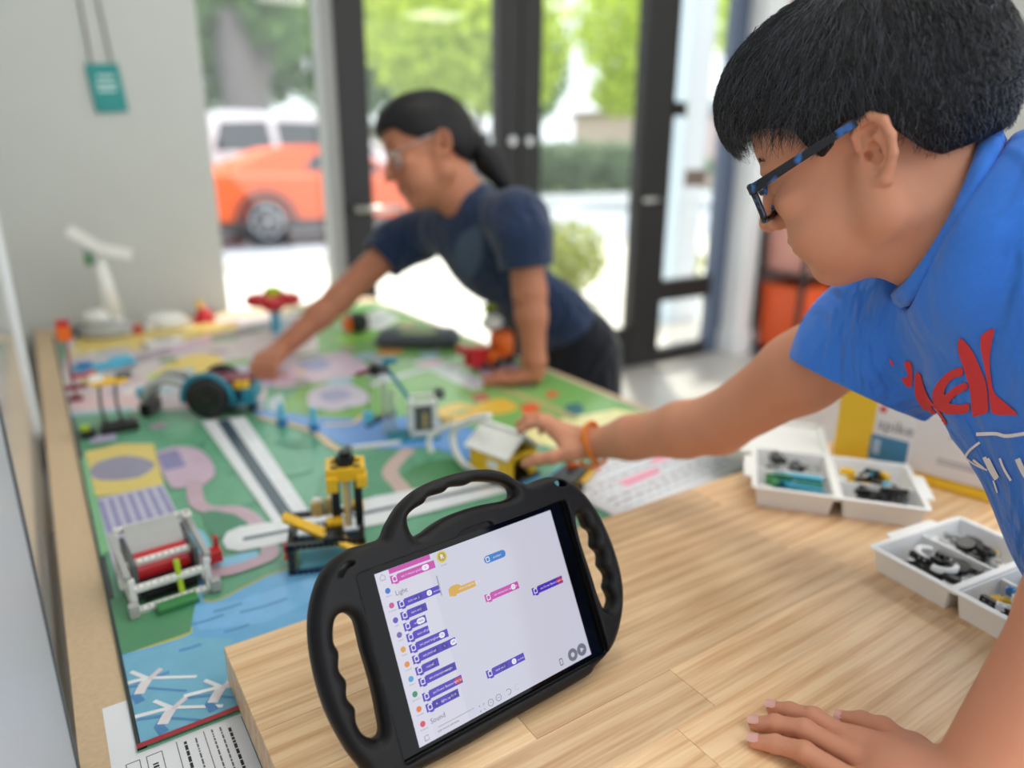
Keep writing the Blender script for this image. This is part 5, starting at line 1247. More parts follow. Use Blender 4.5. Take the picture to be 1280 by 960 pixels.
def head_vol(h=.0016, chub=1.0, neck_to=(-.062, 0, -.17), neck_r=.052):
    v = Vol((-.14, -.105, -.19), (.135, .105, .15), h)
    v.ell((-.012, 0, .055), (.098, .076, .082), .01)                       # cranium
    v.ell((.045, 0, .045), (.053, .062, .060), .02)                        # forehead
    v.ell((.040, 0, -.020), (.056, .060, .070), .02)                       # mid face
    v.ell((.030, 0, -.062), (.055, .052*chub, .040), .02)                  # jaw mass
    for s in (-1, 1):
        v.ell((.050, s*.036, -.040), (.036, .030*chub, .036), .018); v.ell((.058, s*.040*chub, -.052), (.030, .024, .028), .016)
        v.cap((-.002, s*.054*chub, -.050), (.062, s*.014, -.086), .022, .020, .022)   # jaw line
        v.cap((-.004, s*.062, -.010), (.0, s*.056*chub, -.052), .016, .02, .02)
        v.ell((.080, s*.030, .028), (.014, .024, .008), .010)              # brow
        v.ell((.074, s*.045, -.008), (.016, .018, .014), .014)             # cheek bone
    v.ell((.071, 0, -.087), (.020, .021, .016), .014)                      # chin
    v.ell((.082, 0, -.052), (.018, .026, .022), .014)                      # muzzle
    for s in (-1, 1): v.ell((.098, s*.031, .010), (.016, .015, .009), .010, sub=True)    # sockets
    for s in (-1, 1): v.ell((.0785, s*.031, .009), (.0125, .0135, .0115), .004)          # lids over the eyes
    v.chain([(.088, 0, .024), (.100, 0, .004), (.113, 0, -.017)], [.008, .0078, .0095], .010)   # nose
    v.ell((.114, 0, -.021), (.010, .010, .009), .006)
    for s in (-1, 1): v.ell((.101, s*.012, -.024), (.010, .0065, .0078), .005)
    for s in (-1, 1): v.ell((.105, s*.0065, -.031), (.0055, .003, .0035), .002, sub=True)
    v.ell((.0945, 0, -.047), (.0080, .021, .0055), .005); v.ell((.0920, 0, -.0575), (.0085, .018, .0064), .005)     # lips
    v.cap((.103, -.020, -.0525), (.103, .020, -.0525), .0022, .0022, .003, sub=True)
    v.cap((.092, .021, -.052), (.092, .025, -.050), .003, .002, .004, sub=True); v.cap((.092, -.021, -.052), (.092, -.025, -.050), .003, .002, .004, sub=True)
    v.cap((-.028, 0, -.035), neck_to, neck_r, neck_r*1.02, .025)           # neck
    v.cap((.02, 0, -.06), (-.03, 0, -.125), .040, .044, .025)              # throat
    for s in (-1, 1):                                                      # ears
        an = math.radians(30)
        def E(x, z, out=0):          # ear plane: x back, z up, fanned outwards towards the back
            return (-.004-x*math.cos(an), s*(.0715+x*math.sin(an)+out), z)
        v.ell(E(.012, .004), (.0165, .0042, .026), .004, rot=np.array([[math.cos(an), s*math.sin(an), 0], [-s*math.sin(an), math.cos(an), 0], [0, 0, 1]]))
        rim = [(-.005, .009), (-.003, .021), (.006, .0295), (.018, .0305), (.0275, .022), (.029, .008), (.0250, -.006), (.017, -.016), (.009, -.024), (.001, -.024), (-.002, -.016)]
        v.chain([E(x, z, .0035) for x, z in rim], [.0030, .0034, .0040, .0042, .0040, .0038, .0036, .0040, .0062, .0055, .0035], .003)
        v.chain([E(x, z, .0022) for x, z in [(.010, .026), (.017, .014), (.018, .0), (.013, -.010), (.005, -.014)]], [.0028, .003, .003, .003, .0028], .003)   # antihelix
        v.ell(E(.0080, .0, .006), (.0078, .0085, .0105), .002, sub=True)     # concha
        v.ell(E(.001, .000, .003), (.0042, .007, .0042), .002, sub=True)
        v.ell(E(.010, .0195, .0055), (.0085, .0048, .0050), .002, sub=True)
        v.ell(E(-.004, -.003, .001), (.0035, .005, .0055), .004)            # tragus
    return v
def head_tint(V):
    t = np.zeros(len(V)); x, y, z = V.T
    lip = np.exp(-((z+.0515)/.0105)**4-(y/.022)**4)*(x > .086)
    return np.clip(lip, 0, 1)
def add_tint(me, t):
    a = me.attributes.new('tint', 'FLOAT', 'POINT'); a.data.foreach_set('value', np.asarray(t, np.float32))
def frame_np(f, l, u): return np.stack([np.array(f), np.array(l), np.array(u)], 1)
def hair_strands(vol, crown, n, lenf, seed, wd=.0005, mask=None, lift=.004, sweep=(0, 0, 0)):
    r = np.random.default_rng(seed)
    V, Q = vol.surf(1); idx = r.integers(0, len(V), n*3); p = V[idx]
    if mask is not None: p = p[mask(p)]
    p = p[:n]; n = len(p); seg = 7
    L = lenf(p)*(.7+.6*r.random(n)); out = np.zeros((n, seg, 3)); q = p+r.normal(size=p.shape)*.0015
    jit = r.normal(size=(n, 3))*.22; bend = r.normal(size=(n, 3))*.16
    for k in range(seg):
        out[:, k] = q
        g = vol.grad(q, .004); d = q-np.array(crown); d = d/np.linalg.norm(d, axis=1, keepdims=True)+np.array(sweep)+jit+bend*k/seg
        d -= g*(d*g).sum(1, keepdims=True); d /= np.linalg.norm(d, axis=1, keepdims=True)+1e-9
        q = q+d*(L/(seg-1))[:, None]
        g = vol.grad(q, .004); dist = vol.sample(q); tgt = -.0005+lift*r.random(n)*(k/seg)
        q = q+g*np.clip(tgt-dist, -.004, .004)[:, None]
    t = np.gradient(out, axis=1); t /= np.linalg.norm(t, axis=2, keepdims=True)+1e-9
    a = np.cross(t, np.array([.3, .5, .8])); a /= np.linalg.norm(a, axis=2, keepdims=True)+1e-9; b = np.cross(t, a)
    rad = wd*np.linspace(1, .25, seg)[None, :, None]
    ring = [out+rad*(a*math.cos(x)+b*math.sin(x)) for x in (0, 2.094, 4.189)]
    W = np.stack(ring, 2).reshape(-1, 3)
    i = np.arange(n)[:, None, None]*seg*3+np.arange(seg-1)[None, :, None]*3; j = np.arange(3)[None, None, :]
    q0 = i+j; q1 = i+(j+1) % 3
    F = np.stack([q0, q1, q1+3, q0+3], -1).reshape(-1, 4)
    return W, F
def shell(v, R, t, smooth=2):
    V, Q = v.surf(smooth); return V @ R.T + t, Q
def join(parts):
    Vs, Qs, n = [], [], 0
    for V, Q in parts: Vs.append(V); Qs.append(Q+n); n += len(V)
    return np.concatenate(Vs), np.concatenate(Qs)
def npv(v): return np.array(v, float)
def bounds(pts, pad):
    a = np.array([list(p) for p in pts]); return a.min(0)-pad, a.max(0)+pad
def finger(v, pts, rs, k=.003):
    v.chain([list(p) for p in pts], rs, k)
    for p, r in zip(pts[1:-1], rs[1:-1]): v.ell(list(p), (r*1.06,)*3, k)
m_hair = mat('black_hair', (16, 16, 19), .55, var=.25, scale=120, spec=.3)
I3 = np.eye(3); O3 = np.zeros(3)

# ============================================================ boy at the wooden table
def rotm(a, p, ro):
    a, p, ro = map(math.radians, (a, p, ro))
    f = np.array([-math.cos(a)*math.cos(p), -math.cos(a)*math.sin(p), math.sin(a)]); l = np.array([-math.sin(a)*math.cos(p), -math.sin(a)*math.sin(p), -math.cos(a)]); u = np.array([-math.sin(p), math.cos(p), 0])
    l2 = l*math.cos(ro)+u*math.sin(ro); u2 = -l*math.sin(ro)+u*math.cos(ro)
    return [C2W(x) for x in (f, l2, u2)]
hf, hlf, hu = rotm(38.7, 20.8, -5.75)
HR = frame_np(hf, hlf, hu); HT = npv(CAM+C2W((.3492, .2218, .6858)))
def H2W(p): return Vector(HR @ np.array(p, float)+HT)
boy = empty('person', (HT[0]+.25, HT[1]-.55, 0), 0, 'child in a blue t-shirt and blue-black glasses leaning over the wooden table', 'person')
BO = npv(boy.location)
skin1 = skin_mat('skin_warm', (216, 158, 128), (190, 112, 100))
# pose (points in the room)
nF, nB = H2W((.020, 0, -.150)), H2W((-.098, 0, -.036)); nb = (nF+nB)/2      # neck opening: front, back, middle
nax = (hlf.cross(nF-nB)).normalized(); nax = nax if nax.z < 0 else -nax
rsh = P(1128, 385, .82); lsh = nb+nax*.06+C2W((.06, .035, -.13)); lat = (lsh-rsh).normalized(); mid = (rsh+lsh)/2
sp_ = C2W((.47, -.82, .28)); sp_ = (sp_-lat*sp_.dot(lat)).normalized(); up_b = -sp_; fw = lat.cross(up_b).normalized()
BR = frame_np(fw, lat, up_b)
relb = P(898, 530, 1.03); rwr = P(742, 555, 1.19)
lelb = P(1445, 645, .56); lwr = G(1206, 985, TOP+.034)
hv = head_vol(.0013, 1.06, neck_to=(-.066, 0, -.19), neck_r=.054)
Vh, Qh = hv.surf(2); tint = head_tint(Vh); Vh = Vh @ HR.T+HT
# left arm and hand flat on the table
q = lambda px, py, z: G(px, py, TOP+z)
LI = [q(1062, 925, .017), q(1018, 897, .019), q(988, 889, .012), q(966, 885, .0072)]
LM = [q(1072, 948, .019), q(1006, 912, .020), q(970, 905, .013), q(944, 904, .0074)]
LR = [q(1068, 978, .018), q(1006, 940, .019), q(970, 930, .012), q(943, 927, .0072)]
LP = [q(1084, 1020, .016), q(1044, 996, .016), q(1018, 988, .011), q(996, 984, .0066)]
LT = [q(1142, 938, .020), q(1104, 912, .016), q(1078, 904, .012), q(1052, 898, .0085)]
lo, hi = bounds([lelb, lsh, lwr]+LI+LM+LR+LP+LT, .07)
av = Vol(lo, hi, .0019)
av.chain([list(lsh), list(lelb)], [.056, .045], .02); av.chain([list(lelb), list((lelb*2+lwr)/3), list(lwr)], [.044, .043, .0275], .02)
wrp = lwr
for K_ in (LI, LM, LR, LP): av.cap(list(wrp+(K_[0]-wrp)*.15), list(K_[0]), .019, .0108, .012)
av.cap(list(wrp), list(LT[0]), .018, .013, .014); av.cap(list(LI[0]), list(LT[0]), .0085, .010, .016)
av.ell(list((LM[0]+wrp)/2), (.03, .03, .017), .012)
for K_, s_ in ((LI, 1), (LM, 1.03), (LR, 1), (LP, .88)): finger(av, K_, [.0102*s_, .0088*s_, .0078*s_, .0064*s_], .003)
finger(av, LT, [.0125, .0105, .0098, .0075], .004)
sideL = av
# right arm reaching for the little house
rt = lambda px, py, z: P(px, py, z)
RW = rwr
RI = [rt(694, 538, 1.215), rt(676, 528, 1.235), rt(662, 530, 1.24), rt(650, 538, 1.243)]
RM = [rt(697, 535, 1.24), rt(676, 523, 1.265), rt(660, 523, 1.275), rt(648, 530, 1.28)]
RR = [rt(703, 535, 1.26), rt(684, 524, 1.29), rt(668, 524, 1.30), rt(656, 531, 1.305)]
RP = [rt(711, 538, 1.275), rt(696, 530, 1.30), rt(684, 532, 1.315), rt(676, 539, 1.32)]
RT = [rt(712, 566, 1.18), rt(690, 572, 1.175), rt(672, 574, 1.18), rt(657, 580, 1.185)]
lo, hi = bounds([rsh, relb, rwr]+RI+RM+RR+RP+RT, .07)
rv = Vol(lo, hi, .0022)
rv.chain([list(rsh), list((rsh+relb)/2), list(relb)], [.056, .050, .041], .02); rv.chain([list(relb), list((relb*3+rwr)/4), list((relb+rwr*2)/3), list(rwr)], [.0405, .040, .033, .0255], .02)
for K_ in (RI, RM, RR, RP): rv.cap(list(RW+(K_[0]-RW)*.1), list(K_[0]), .018, .0108, .012); finger(rv, K_, [.0105, .0092, .0082, .0066], .003)
rv.cap(list(RW), list(RT[0]), .018, .014, .014); rv.cap(list(RI[0]), list(RT[0]), .009, .011, .018); finger(rv, RT, [.013, .0108, .0098, .0076], .004)
# trunk core inside the shirt joins neck and arms
tlo, thi = bounds([rsh, lsh, mid+sp_*.4, (.98, -.2, .86)], .14)
tv = Vol(tlo, thi, .006)
tv.cap(list(rsh), list(lsh), .05, .05, .03); tv.ell(list(mid+sp_*.13), (.08, .13, .16), .03, rot=BR); tv.cap(list(mid+sp_*.24), [.98, -.20, .86], .10, .11, .03)
tv.cap(list(mid), list(H2W((-.055, 0, -.13))), .05, .05, .02)
parts = [(Vh, Qh), av.surf(2), rv.surf(2), tv.surf(1)]
V, Q = join(parts)
me = np_mesh('body', V-BO, Q); add_tint(me, np.concatenate([tint, np.zeros(len(V)-len(tint))]))
body = link('body', me, skin1, boy)
# nails
m_nail = mat('nail', (232, 178, 166), .3)
for K_ in (LI, LM, LR, LT):
    tip, pv = K_[3], K_[2]; d = (tip-pv).normalized(); up_ = Vector((0, 0, 1)); 
    if K_ is LT: up_ = (Vector((0, 0, 1))+(-CF)*.5+CU*.0).normalized()
    up_ = (up_-d*up_.dot(d)).normalized(); sd_ = d.cross(up_); r_ = .0066; mb = MB(); vs = []
    for i in range(5):
        for j in range(5):
            a = (i-2)/2*1.0; t = (j/4)*.0105-.0045
            rr = r_+.0010-.00004*j; wd_ = (.95 if j not in (0, 4) else .75)
            vs.append(tip+d*t+up_*(rr*math.cos(a*wd_))+sd_*(rr*math.sin(a*wd_))-Vector(BO))
    mb.add(vs, [(i*5+j, i*5+j+1, (i+1)*5+j+1, (i+1)*5+j) for i in range(4) for j in range(4)]); mb.build('nail', m_nail, boy, True)
# hair
HLX = [-.2, -.1, -.075, -.054, -.045, -.036, -.028, -.012, .001, .010, .018, .030, .036, .042, .05, .072, .11, .2]
HLZ = [-.03, -.028, -.027, -.025, -.016, .002, .018, .034, .036, .032, .022, .016, .024, .048, .056, .066, .070, .07]
cp = Vol((-.15, -.115, -.06), (.15, .115, .18), .002)
cp.ell((-.014, 0, .060), (.1145, .0885, .098), .01); cp.ell((.040, 0, .088), (.082, .074, .066), .03); cp.ell((-.055, 0, .030), (.070, .076, .075), .03)
import copy
fl_ = copy.copy(cp); fl_.a = cp.a.copy()
lo_, hi_ = cp.lo, cp.lo+cp.h*(cp.n-1)
def hcut(x, y, z):
    return z-np.interp(x.ravel(), HLX, HLZ)[:, None, None]+0*y
cp.op(hcut, lo_, hi_, .004, True)
Vc, Qc = cp.surf(2)
hair = link('hair', np_mesh('hair', Vc @ HR.T+HT-BO, Qc), m_hair, boy)
def lenf(p):
    z = p[:, 2]; x = p[:, 0]; top = np.clip((z-.045)/.05, 0, 1); return np.minimum(.013+.042*top+.012*np.clip(x/.08, 0, 1)*top, np.maximum(z-np.interp(x, HLX, HLZ), 0)*1.15+.005)
Ws, Fs = hair_strands(fl_, (-.055, .015, .155), 11000, lenf, 5, .00052, mask=lambda p: p[:, 2] > np.interp(p[:, 0], HLX, HLZ)+.009, sweep=(.10, .06, -.10), lift=.007)
m_strand = mat('black_hair_strand', (30, 31, 36), .34, spec=.8)
nt = m_strand.node_tree; ge = nt.nodes.new('ShaderNodeNewGeometry'); cr = nt.nodes.new('ShaderNodeValToRGB'); cr.color_ramp.elements[0].color = srgb(14, 14, 18); cr.color_ramp.elements[1].color = srgb(92, 96, 108); cr.color_ramp.elements[0].position = .5  # lighter grey-blue strands put the hair's highlights into the colour
nt.links.new(ge.outputs['Random Per Island'], cr.inputs[0]); nt.links.new(cr.outputs[0], nt.nodes['Principled BSDF'].inputs['Base Color'])
o = link('hair_strands', np_mesh('hair_strands', Ws @ HR.T+HT-BO, Fs), m_strand, boy); o['kind'] = 'stuff'
# brows
for s in (-1, 1):
    mb = MB(); r = random.Random(9)
    for k in range(70):
        t = r.random(); y_ = s*(.014+.032*t); z_ = .0345+.006*math.sin(t*2.4)+r.uniform(-.0018, .0018); x_ = .0915-.011*t*t+.002
        a = Vector((x_, y_, z_)); b_ = a+Vector((-.0005, s*.006, .0012))
        mb.tube([H2W(a)-Vector(BO), H2W(b_)-Vector(BO)], [.0005, .0002], 4)
    mb.build('eyebrow', m_strand, boy)
# glasses (worn: a thing of their own)
gl = empty('glasses', H2W((.09, 0, .02)), 0, 'rectangular glasses with blue-black frame worn by the child in the blue shirt', 'glasses')
GO = gl.location.copy()
def HG(p): return H2W(p)-GO
m_frame = mat('blue_black_acetate', (18, 24, 44), .14, var=.0, spec=.7)
nt = m_frame.node_tree; b = nt.nodes['Principled BSDF']; tc = nt.nodes.new('ShaderNodeTexCoord'); nz = nt.nodes.new('ShaderNodeTexNoise'); nz.inputs['Scale'].default_value = 55; nz.inputs['Detail'].default_value = 2
cr = nt.nodes.new('ShaderNodeValToRGB'); cr.color_ramp.elements[0].position = .56; cr.color_ramp.elements[0].color = srgb(10, 12, 20); cr.color_ramp.elements[1].position = .68; cr.color_ramp.elements[1].color = srgb(54, 112, 190)
nt.links.new(tc.outputs['Object'], nz.inputs['Vector']); nt.links.new(nz.outputs['Fac'], cr.inputs[0]); nt.links.new(cr.outputs[0], b.inputs['Base Color'])
for s in (-1, 1):
    cx, cz, hw_, hh_ = s*.0335, .003, .0270, .0180
    loop = [HG((.108-.14*(abs(cx+dx)-.0335)*.35-.0018*(abs(dx)/hw_)**2*4, cx+dx, cz+dz)) for dx, dz in [(x, y_) for x, y_ in rrect(-hw_, hw_, -hh_, hh_, .007, 4)]]
    MB().tube(loop, .0034, 8, closed=True).build('rim', m_frame, gl, True)
    MB().add(loop, [tuple(range(len(loop)))]).build('lens', glass_mat('lens_glass', (.96, .97, .98), .12), gl)
    ep = (.1005, s*.0625, .018)
    arm_ = [(.1045, s*.058, .0175), (.1005, s*.0635, .0175), (.094, s*.0680, .018), (.06, s*.0740, .0225), (.02, s*.0795, .0275), (-.004, s*.0815, .0305), (-.018, s*.0800, .030), (-.034, s*.0750, .018)]
    hh2 = [.0046, .0052, .0050, .0042, .0040, .0036, .0032, .0026]; vs = []
    for (p_, h2) in zip(arm_, hh2):
        for (dy, dz) in ((.0017, h2), (.0017, -h2), (-.0017, -h2), (-.0017, h2)): vs.append(HG((p_[0], p_[1]+dy, p_[2]+dz)))
    n_ = len(arm_); MB().add(vs, [(i*4+j, i*4+(j+1) % 4, (i+1)*4+(j+1) % 4, (i+1)*4+j) for i in range(n_-1) for j in range(4)]+[(3, 2, 1, 0), ((n_-1)*4, (n_-1)*4+1, (n_-1)*4+2, (n_-1)*4+3)]).build('temple_arm', m_frame, gl, False, bevel=.0008, seg=2)
MB().tube([HG(p) for p in [(.1075, -.0085, .011), (.111, 0, .014), (.1075, .0085, .011)]], .0024, 8).build('bridge', m_frame, gl, True)
# t-shirt
def cloth_mat(name, col, rib=False, blend=None):
    m = mat(name, col, .88, var=.09, scale=260, bump=.30, bscale=1300, spec=.2)
    nt = m.node_tree; b = nt.nodes['Principled BSDF']
    tc = nt.nodes.new('ShaderNodeTexCoord'); mp = nt.nodes.new('ShaderNodeMapping'); mp.inputs['Scale'].default_value = (9, 9, 5); nz = nt.nodes.new('ShaderNodeTexNoise'); nz.inputs['Scale'].default_value = 1; nz.inputs['Detail'].default_value = 2.5; nz.inputs['Distortion'].default_value = 1.6
    nt.links.new(tc.outputs['Object'], mp.inputs[0]); nt.links.new(mp.outputs[0], nz.inputs['Vector'])
    b2 = nt.nodes.new('ShaderNodeBump'); b2.inputs['Strength'].default_value = 1.0; b2.inputs['Distance'].default_value = .030
    old = b.inputs['Normal'].links[0].from_socket; nt.links.new(nz.outputs['Fac'], b2.inputs['Height']); nt.links.new(old, b2.inputs['Normal']); nt.links.new(b2.outputs[0], b.inputs['Normal'])
    b.inputs['Sheen Weight'].default_value = .25; b.inputs['Sheen Roughness'].default_value = .5
    return m
m_blue = cloth_mat('blue_cotton', (64, 134, 240))
adir = (relb-rsh).normalized(); hem = P(1066, 483, .885); hn = C2W((-.406, -.914, .25)).normalized()
ladir = (lelb-lsh).normalized(); lhem = lsh+ladir*.13
slo, shi = bounds([rsh, lsh, hem, lhem, mid+sp_*.40, nb, (.98, -.22, .86)], .15)
sv_ = Vol(slo, shi, .0032)
sv_.ell(list(mid+sp_*.13+fw*.030), (.106, .150, .165), .02, rot=BR); sv_.ell(list(mid+sp_*.29+fw*.048), (.120, .158, .155), .05, rot=BR); sv_.cap(list(mid+sp_*.26), [.98, -.20, .86], .125, .135, .05)
sv_.cap(list(rsh+lat*.02), list(lsh-lat*.02), .066, .066, .05)
sv_.ell(list(nb+nax*.035), (.104, .090, .045), .03, rot=frame_np((nF-nB).normalized(), hlf, (nF-nB).normalized().cross(hlf)))
sv_.cap(list(nb+nax*.05), list(mid+sp_*.05), .085, .095, .04)
sv_.chain([list(rsh+lat*.03+sp_*.02), list((rsh+hem)/2), list(hem+hn*.03)], [.076, .080, .086], .04)
sv_.chain([list(lsh-lat*.03+sp_*.03), list(lsh+ladir*.05), list(lhem+ladir*.03)], [.085, .080, .080], .04)
# folds: shallow grooves fanning from the armpit, and ripples across the chest
arm = rsh+sp_*.075+fw*.03
for k in range(1, 5):
    a_ = rsh+adir*(.02+.022*k)+up_b*.02-lat*.0; e_ = mid+sp_*(.06+.055*k)+fw*(.095)+lat*(-.02+.02*k)
    s_ = rsh+adir*(.10-.018*k)-lat*.055+sp_*(.02+.01*k)
    sv_.cap(list(arm+fw*.05+sp_*(.03*k)), list(e_+lat*.05), .007, .004, .020, sub=True)
for k in range(0):
    ph = k/5; c0 = rsh+adir*(.01+.02*k); nrm = (fw*math.cos(ph*1.5-.2)-lat*.5).normalized()
    sv_.cap(list(c0+nrm*.090+up_b*.03), list(c0+nrm*.088+sp_*.06+adir*.02), .007, .004, .016, sub=True)
def hem_cut(x, y, z):
    dx, dy, dz = x-hem.x, y-hem.y, z-hem.z; al = dx*hn.x+dy*hn.y+dz*hn.z
    return np.maximum(-al, np.sqrt(np.maximum(dx*dx+dy*dy+dz*dz-al*al, 0))-.105)
sv_.op(hem_cut, npv(hem)-.14, npv(hem)+.14, .002, True)
sv_.cap(list(hem-hn*.02), list(hem+hn*.05), .074, .079, .004, sub=True)
sv_.cap(list(lhem-ladir*.03), list(lhem+ladir*.05), .060, .064, .004, sub=True)
sv_.ell(list(nb-nax*.03), (.094, .079, .07), .006, rot=frame_np((nF-nB).normalized(), hlf, (nF-nB).normalized().cross(hlf)), sub=True)
Vs, Qs = sv_.surf(3)
shirt = empty('t_shirt', boy.location, 0, 'bright blue short-sleeved t-shirt with red script and white line drawing, worn by the child', 't-shirt')
link('fabric', np_mesh('fabric', Vs-BO, Qs), m_blue, shirt)
bvh = BVHTree.FromPolygons([Vector(v) for v in Vs], [tuple(int(i) for i in q_) for q_ in Qs])
# collar: a ribbed band round the neck opening
e1 = (nF-nB).normalized(); e2 = nax.cross(e1)
ring_ = []
for k in range(40):
    a = 2*math.pi*k/40; ring_.append(nb+e1*.081*math.cos(a)+e2*.068*math.sin(a)+nax*(-.006-.005*math.cos(2*a)))
def band(ring, axis, ctr, wdt, thk):
    mb = MB(); n = len(ring); vs = []
    for p in ring:
        rad_ = (p-ctr); rad_ = (rad_-axis*rad_.dot(axis)).normalized(); t_ = (axis*.88+rad_*.47).normalized(); nn = (rad_*.88-axis*.47).normalized()
        for (a, b_) in ((-.5, -.5), (-.35, .3), (0, .5), (.35, .3), (.5, -.5), (0, -.5)): vs.append(p+t_*wdt*a+nn*thk*b_-Vector(BO))
    fs = [(i*6+j, i*6+(j+1) % 6, ((i+1) % n)*6+(j+1) % 6, ((i+1) % n)*6+j) for i in range(n) for j in range(6)]
    return mb.add(vs, fs)
band(ring_, nax, nb, .022, .011).build('collar', m_blue, shirt, True)
# prints, laid on the cloth
def cloth_print(name, pts, material, smooth=True, off=.0013):
    q = spline([Vector((*p, 0)) for p in pts], 4, True) if smooth else [Vector((*p, 0)) for p in pts]
    bm = bmesh.new(); f = bm.faces.new([bm.verts.new(p) for p in q]); bmesh.ops.triangulate(bm, faces=[f])
    for it in range(4):
        es = [e for e in bm.edges if e.calc_length() > 5]
        if not es: break
        bmesh.ops.subdivide_edges(bm, edges=es, cuts=1); bmesh.ops.triangulate(bm, faces=bm.faces[:])
    bad = []
    for v in bm.verts:
        d = ((v.co.x-640)/FPX*CR-(v.co.y-480)/FPX*CU+CF).normalized(); h_ = bvh.ray_cast(CAM, d)
        if h_[0] is None: bad.append(v)
        else: v.co = h_[0]+h_[1]*off-Vector(BO)
    bmesh.ops.delete(bm, geom=bad, context='VERTS')
    es = [e for e in bm.edges if e.calc_length() > .05]; bmesh.ops.delete(bm, geom=es, context='EDGES')
    for f in bm.faces:
        f.normal_update()
        if f.normal.dot(CAM-(f.calc_center_median()+Vector(BO))) < 0: f.normal_flip()
    me = bpy.data.meshes.new(name); bm.to_mesh(me); bm.free()
    return link(name, me, material, shirt, True)
m_redp = mat('red_shirt_print', (222, 62, 66), .8, var=.05, scale=300); m_whp = mat('white_shirt_print', (240, 242, 248), .8)
ZS = lambda pts: [(1080+x*.25, 380+y_*.25) for x, y_ in pts]
for L_ in ([(130, 272), (145, 288), (149, 306), (138, 302)],
           [(208, 286), (238, 288), (246, 340), (240, 405), (216, 410), (188, 368), (210, 366), (222, 345), (208, 312)],
           [(262, 346), (288, 350), (302, 402), (332, 470), (380, 530), (418, 592), (398, 602), (364, 592), (330, 534), (304, 526), (278, 496), (256, 440)],
           [(494, 316), (440, 330), (390, 372), (352, 430), (350, 480), (376, 526), (430, 548), (500, 546), (530, 530), (528, 496), (480, 502), (432, 492), (470, 452), (520, 422), (514, 390), (460, 412), (408, 452), (420, 402), (460, 366), (496, 356)],
           [(482, 168), (506, 182), (550, 240), (590, 330), (616, 400), (626, 520), (610, 544), (560, 558), (546, 550), (536, 440), (510, 340), (480, 252), (472, 200)],
           [(592, 150), (640, 120), (653, 132), (640, 200), (632, 280), (640, 370), (656, 440), (700, 482), (772, 546), (740, 552), (652, 546), (636, 500), (626, 420), (610, 330), (595, 260), (585, 200)]):
    cloth_print('shirt_letter', ZS(L_), m_redp)
def pline(pts, wd_):
    q = spline([Vector((*p, 0)) for p in ZS(pts)], 5); L = []; R_ = []
    for i in range(len(q)):
        t = (q[min(i+1, len(q)-1)]-q[max(i-1, 0)]).normalized(); n = Vector((-t.y, t.x, 0))*wd_/2; L.append(q[i]+n); R_.append(q[i]-n)
    cloth_print('shirt_line', [(p.x, p.y) for p in L+R_[::-1]], m_whp, False)
for pts, wd_ in (([(566, 648), (660, 645), (720, 657), (830, 640)], 4.5), ([(584, 688), (534, 728), (512, 762)], 3.2), ([(498, 755), (560, 800), (622, 828)], 2.2), ([(550, 776), (605, 820)], 3), ([(606, 762), (640, 830), (668, 874)], 5), ([(624, 768), (650, 820), (674, 866)], 4), ([(684, 768), (704, 820), (740, 880)], 3), ([(772, 770), (800, 832), (830, 880)], 7), ([(380, 690), (432, 700)], 2), ([(652, 880), (673, 942)], 2)):
    pline(pts, wd_)
# trousers and legs below the table line, out of the picture
hipc = Vector((1.0, -.27, .80))
m_jean = cloth_mat('dark_denim', (46, 52, 70))
lv = Vol((hipc.x-.25, hipc.y-.25, 0), (hipc.x+.25, hipc.y+.25, hipc.z+.18), .01)
lv.ell((hipc.x, hipc.y, hipc.z), (.15, .14, .14), .03)
for s in (-1, 1):
    fx = hipc.x+s*.09*lat.x; fy = hipc.y+s*.09*lat.y
    lv.chain([(fx, fy, hipc.z-.05), (fx, fy, hipc.z*.5), (fx, fy, .06)], [.085, .062, .05], .03)
V, Q = lv.surf(2); trou = link('trousers', np_mesh('trousers', V-BO, Q), m_jean, boy)
for s in (-1, 1):
    fx = hipc.x+s*.09*lat.x; fy = hipc.y+s*.09*lat.y; ff = Vector((hf.x, hf.y, 0)).normalized()
    sh = MB(); sh.ball(Vector((fx, fy, .045))+ff*.05-Vector(BO), (.055, .055, .045), 12, 8); sh.ball(Vector((fx, fy, .035))+ff*.11-Vector(BO), (.05, .05, .035), 12, 8); sh.build('shoe', mat('dark_shoe', (40, 40, 44), .6), boy, True)
# bracelet
bd = (rwr-relb).normalized(); bc_ = rwr-bd*.004
br = empty('wristband', bc_, 0, 'loose orange wristband on the reaching wrist of the child', 'bracelet')
u1 = bd.cross(Vector((0, 0, 1))).normalized(); u2 = bd.cross(u1)
m_or = mat('orange_silicone', (236, 132, 34), .45, var=.06)
MB().tube([u1*.031*math.cos(a)+u2*.034*math.sin(a)+bd*(.006*math.cos(a+.6)) for a in [2*math.pi*k/28 for k in range(28)]], .0042, 8, closed=True).build('band', m_or, br, True)
MB().tube([u1*.028*math.cos(a)+u2*.037*math.sin(a)+bd*(.012+.014*math.sin(a)) for a in [2*math.pi*k/28 for k in range(28)]], .0032, 8, closed=True).build('cord_loop', m_or, br, True)
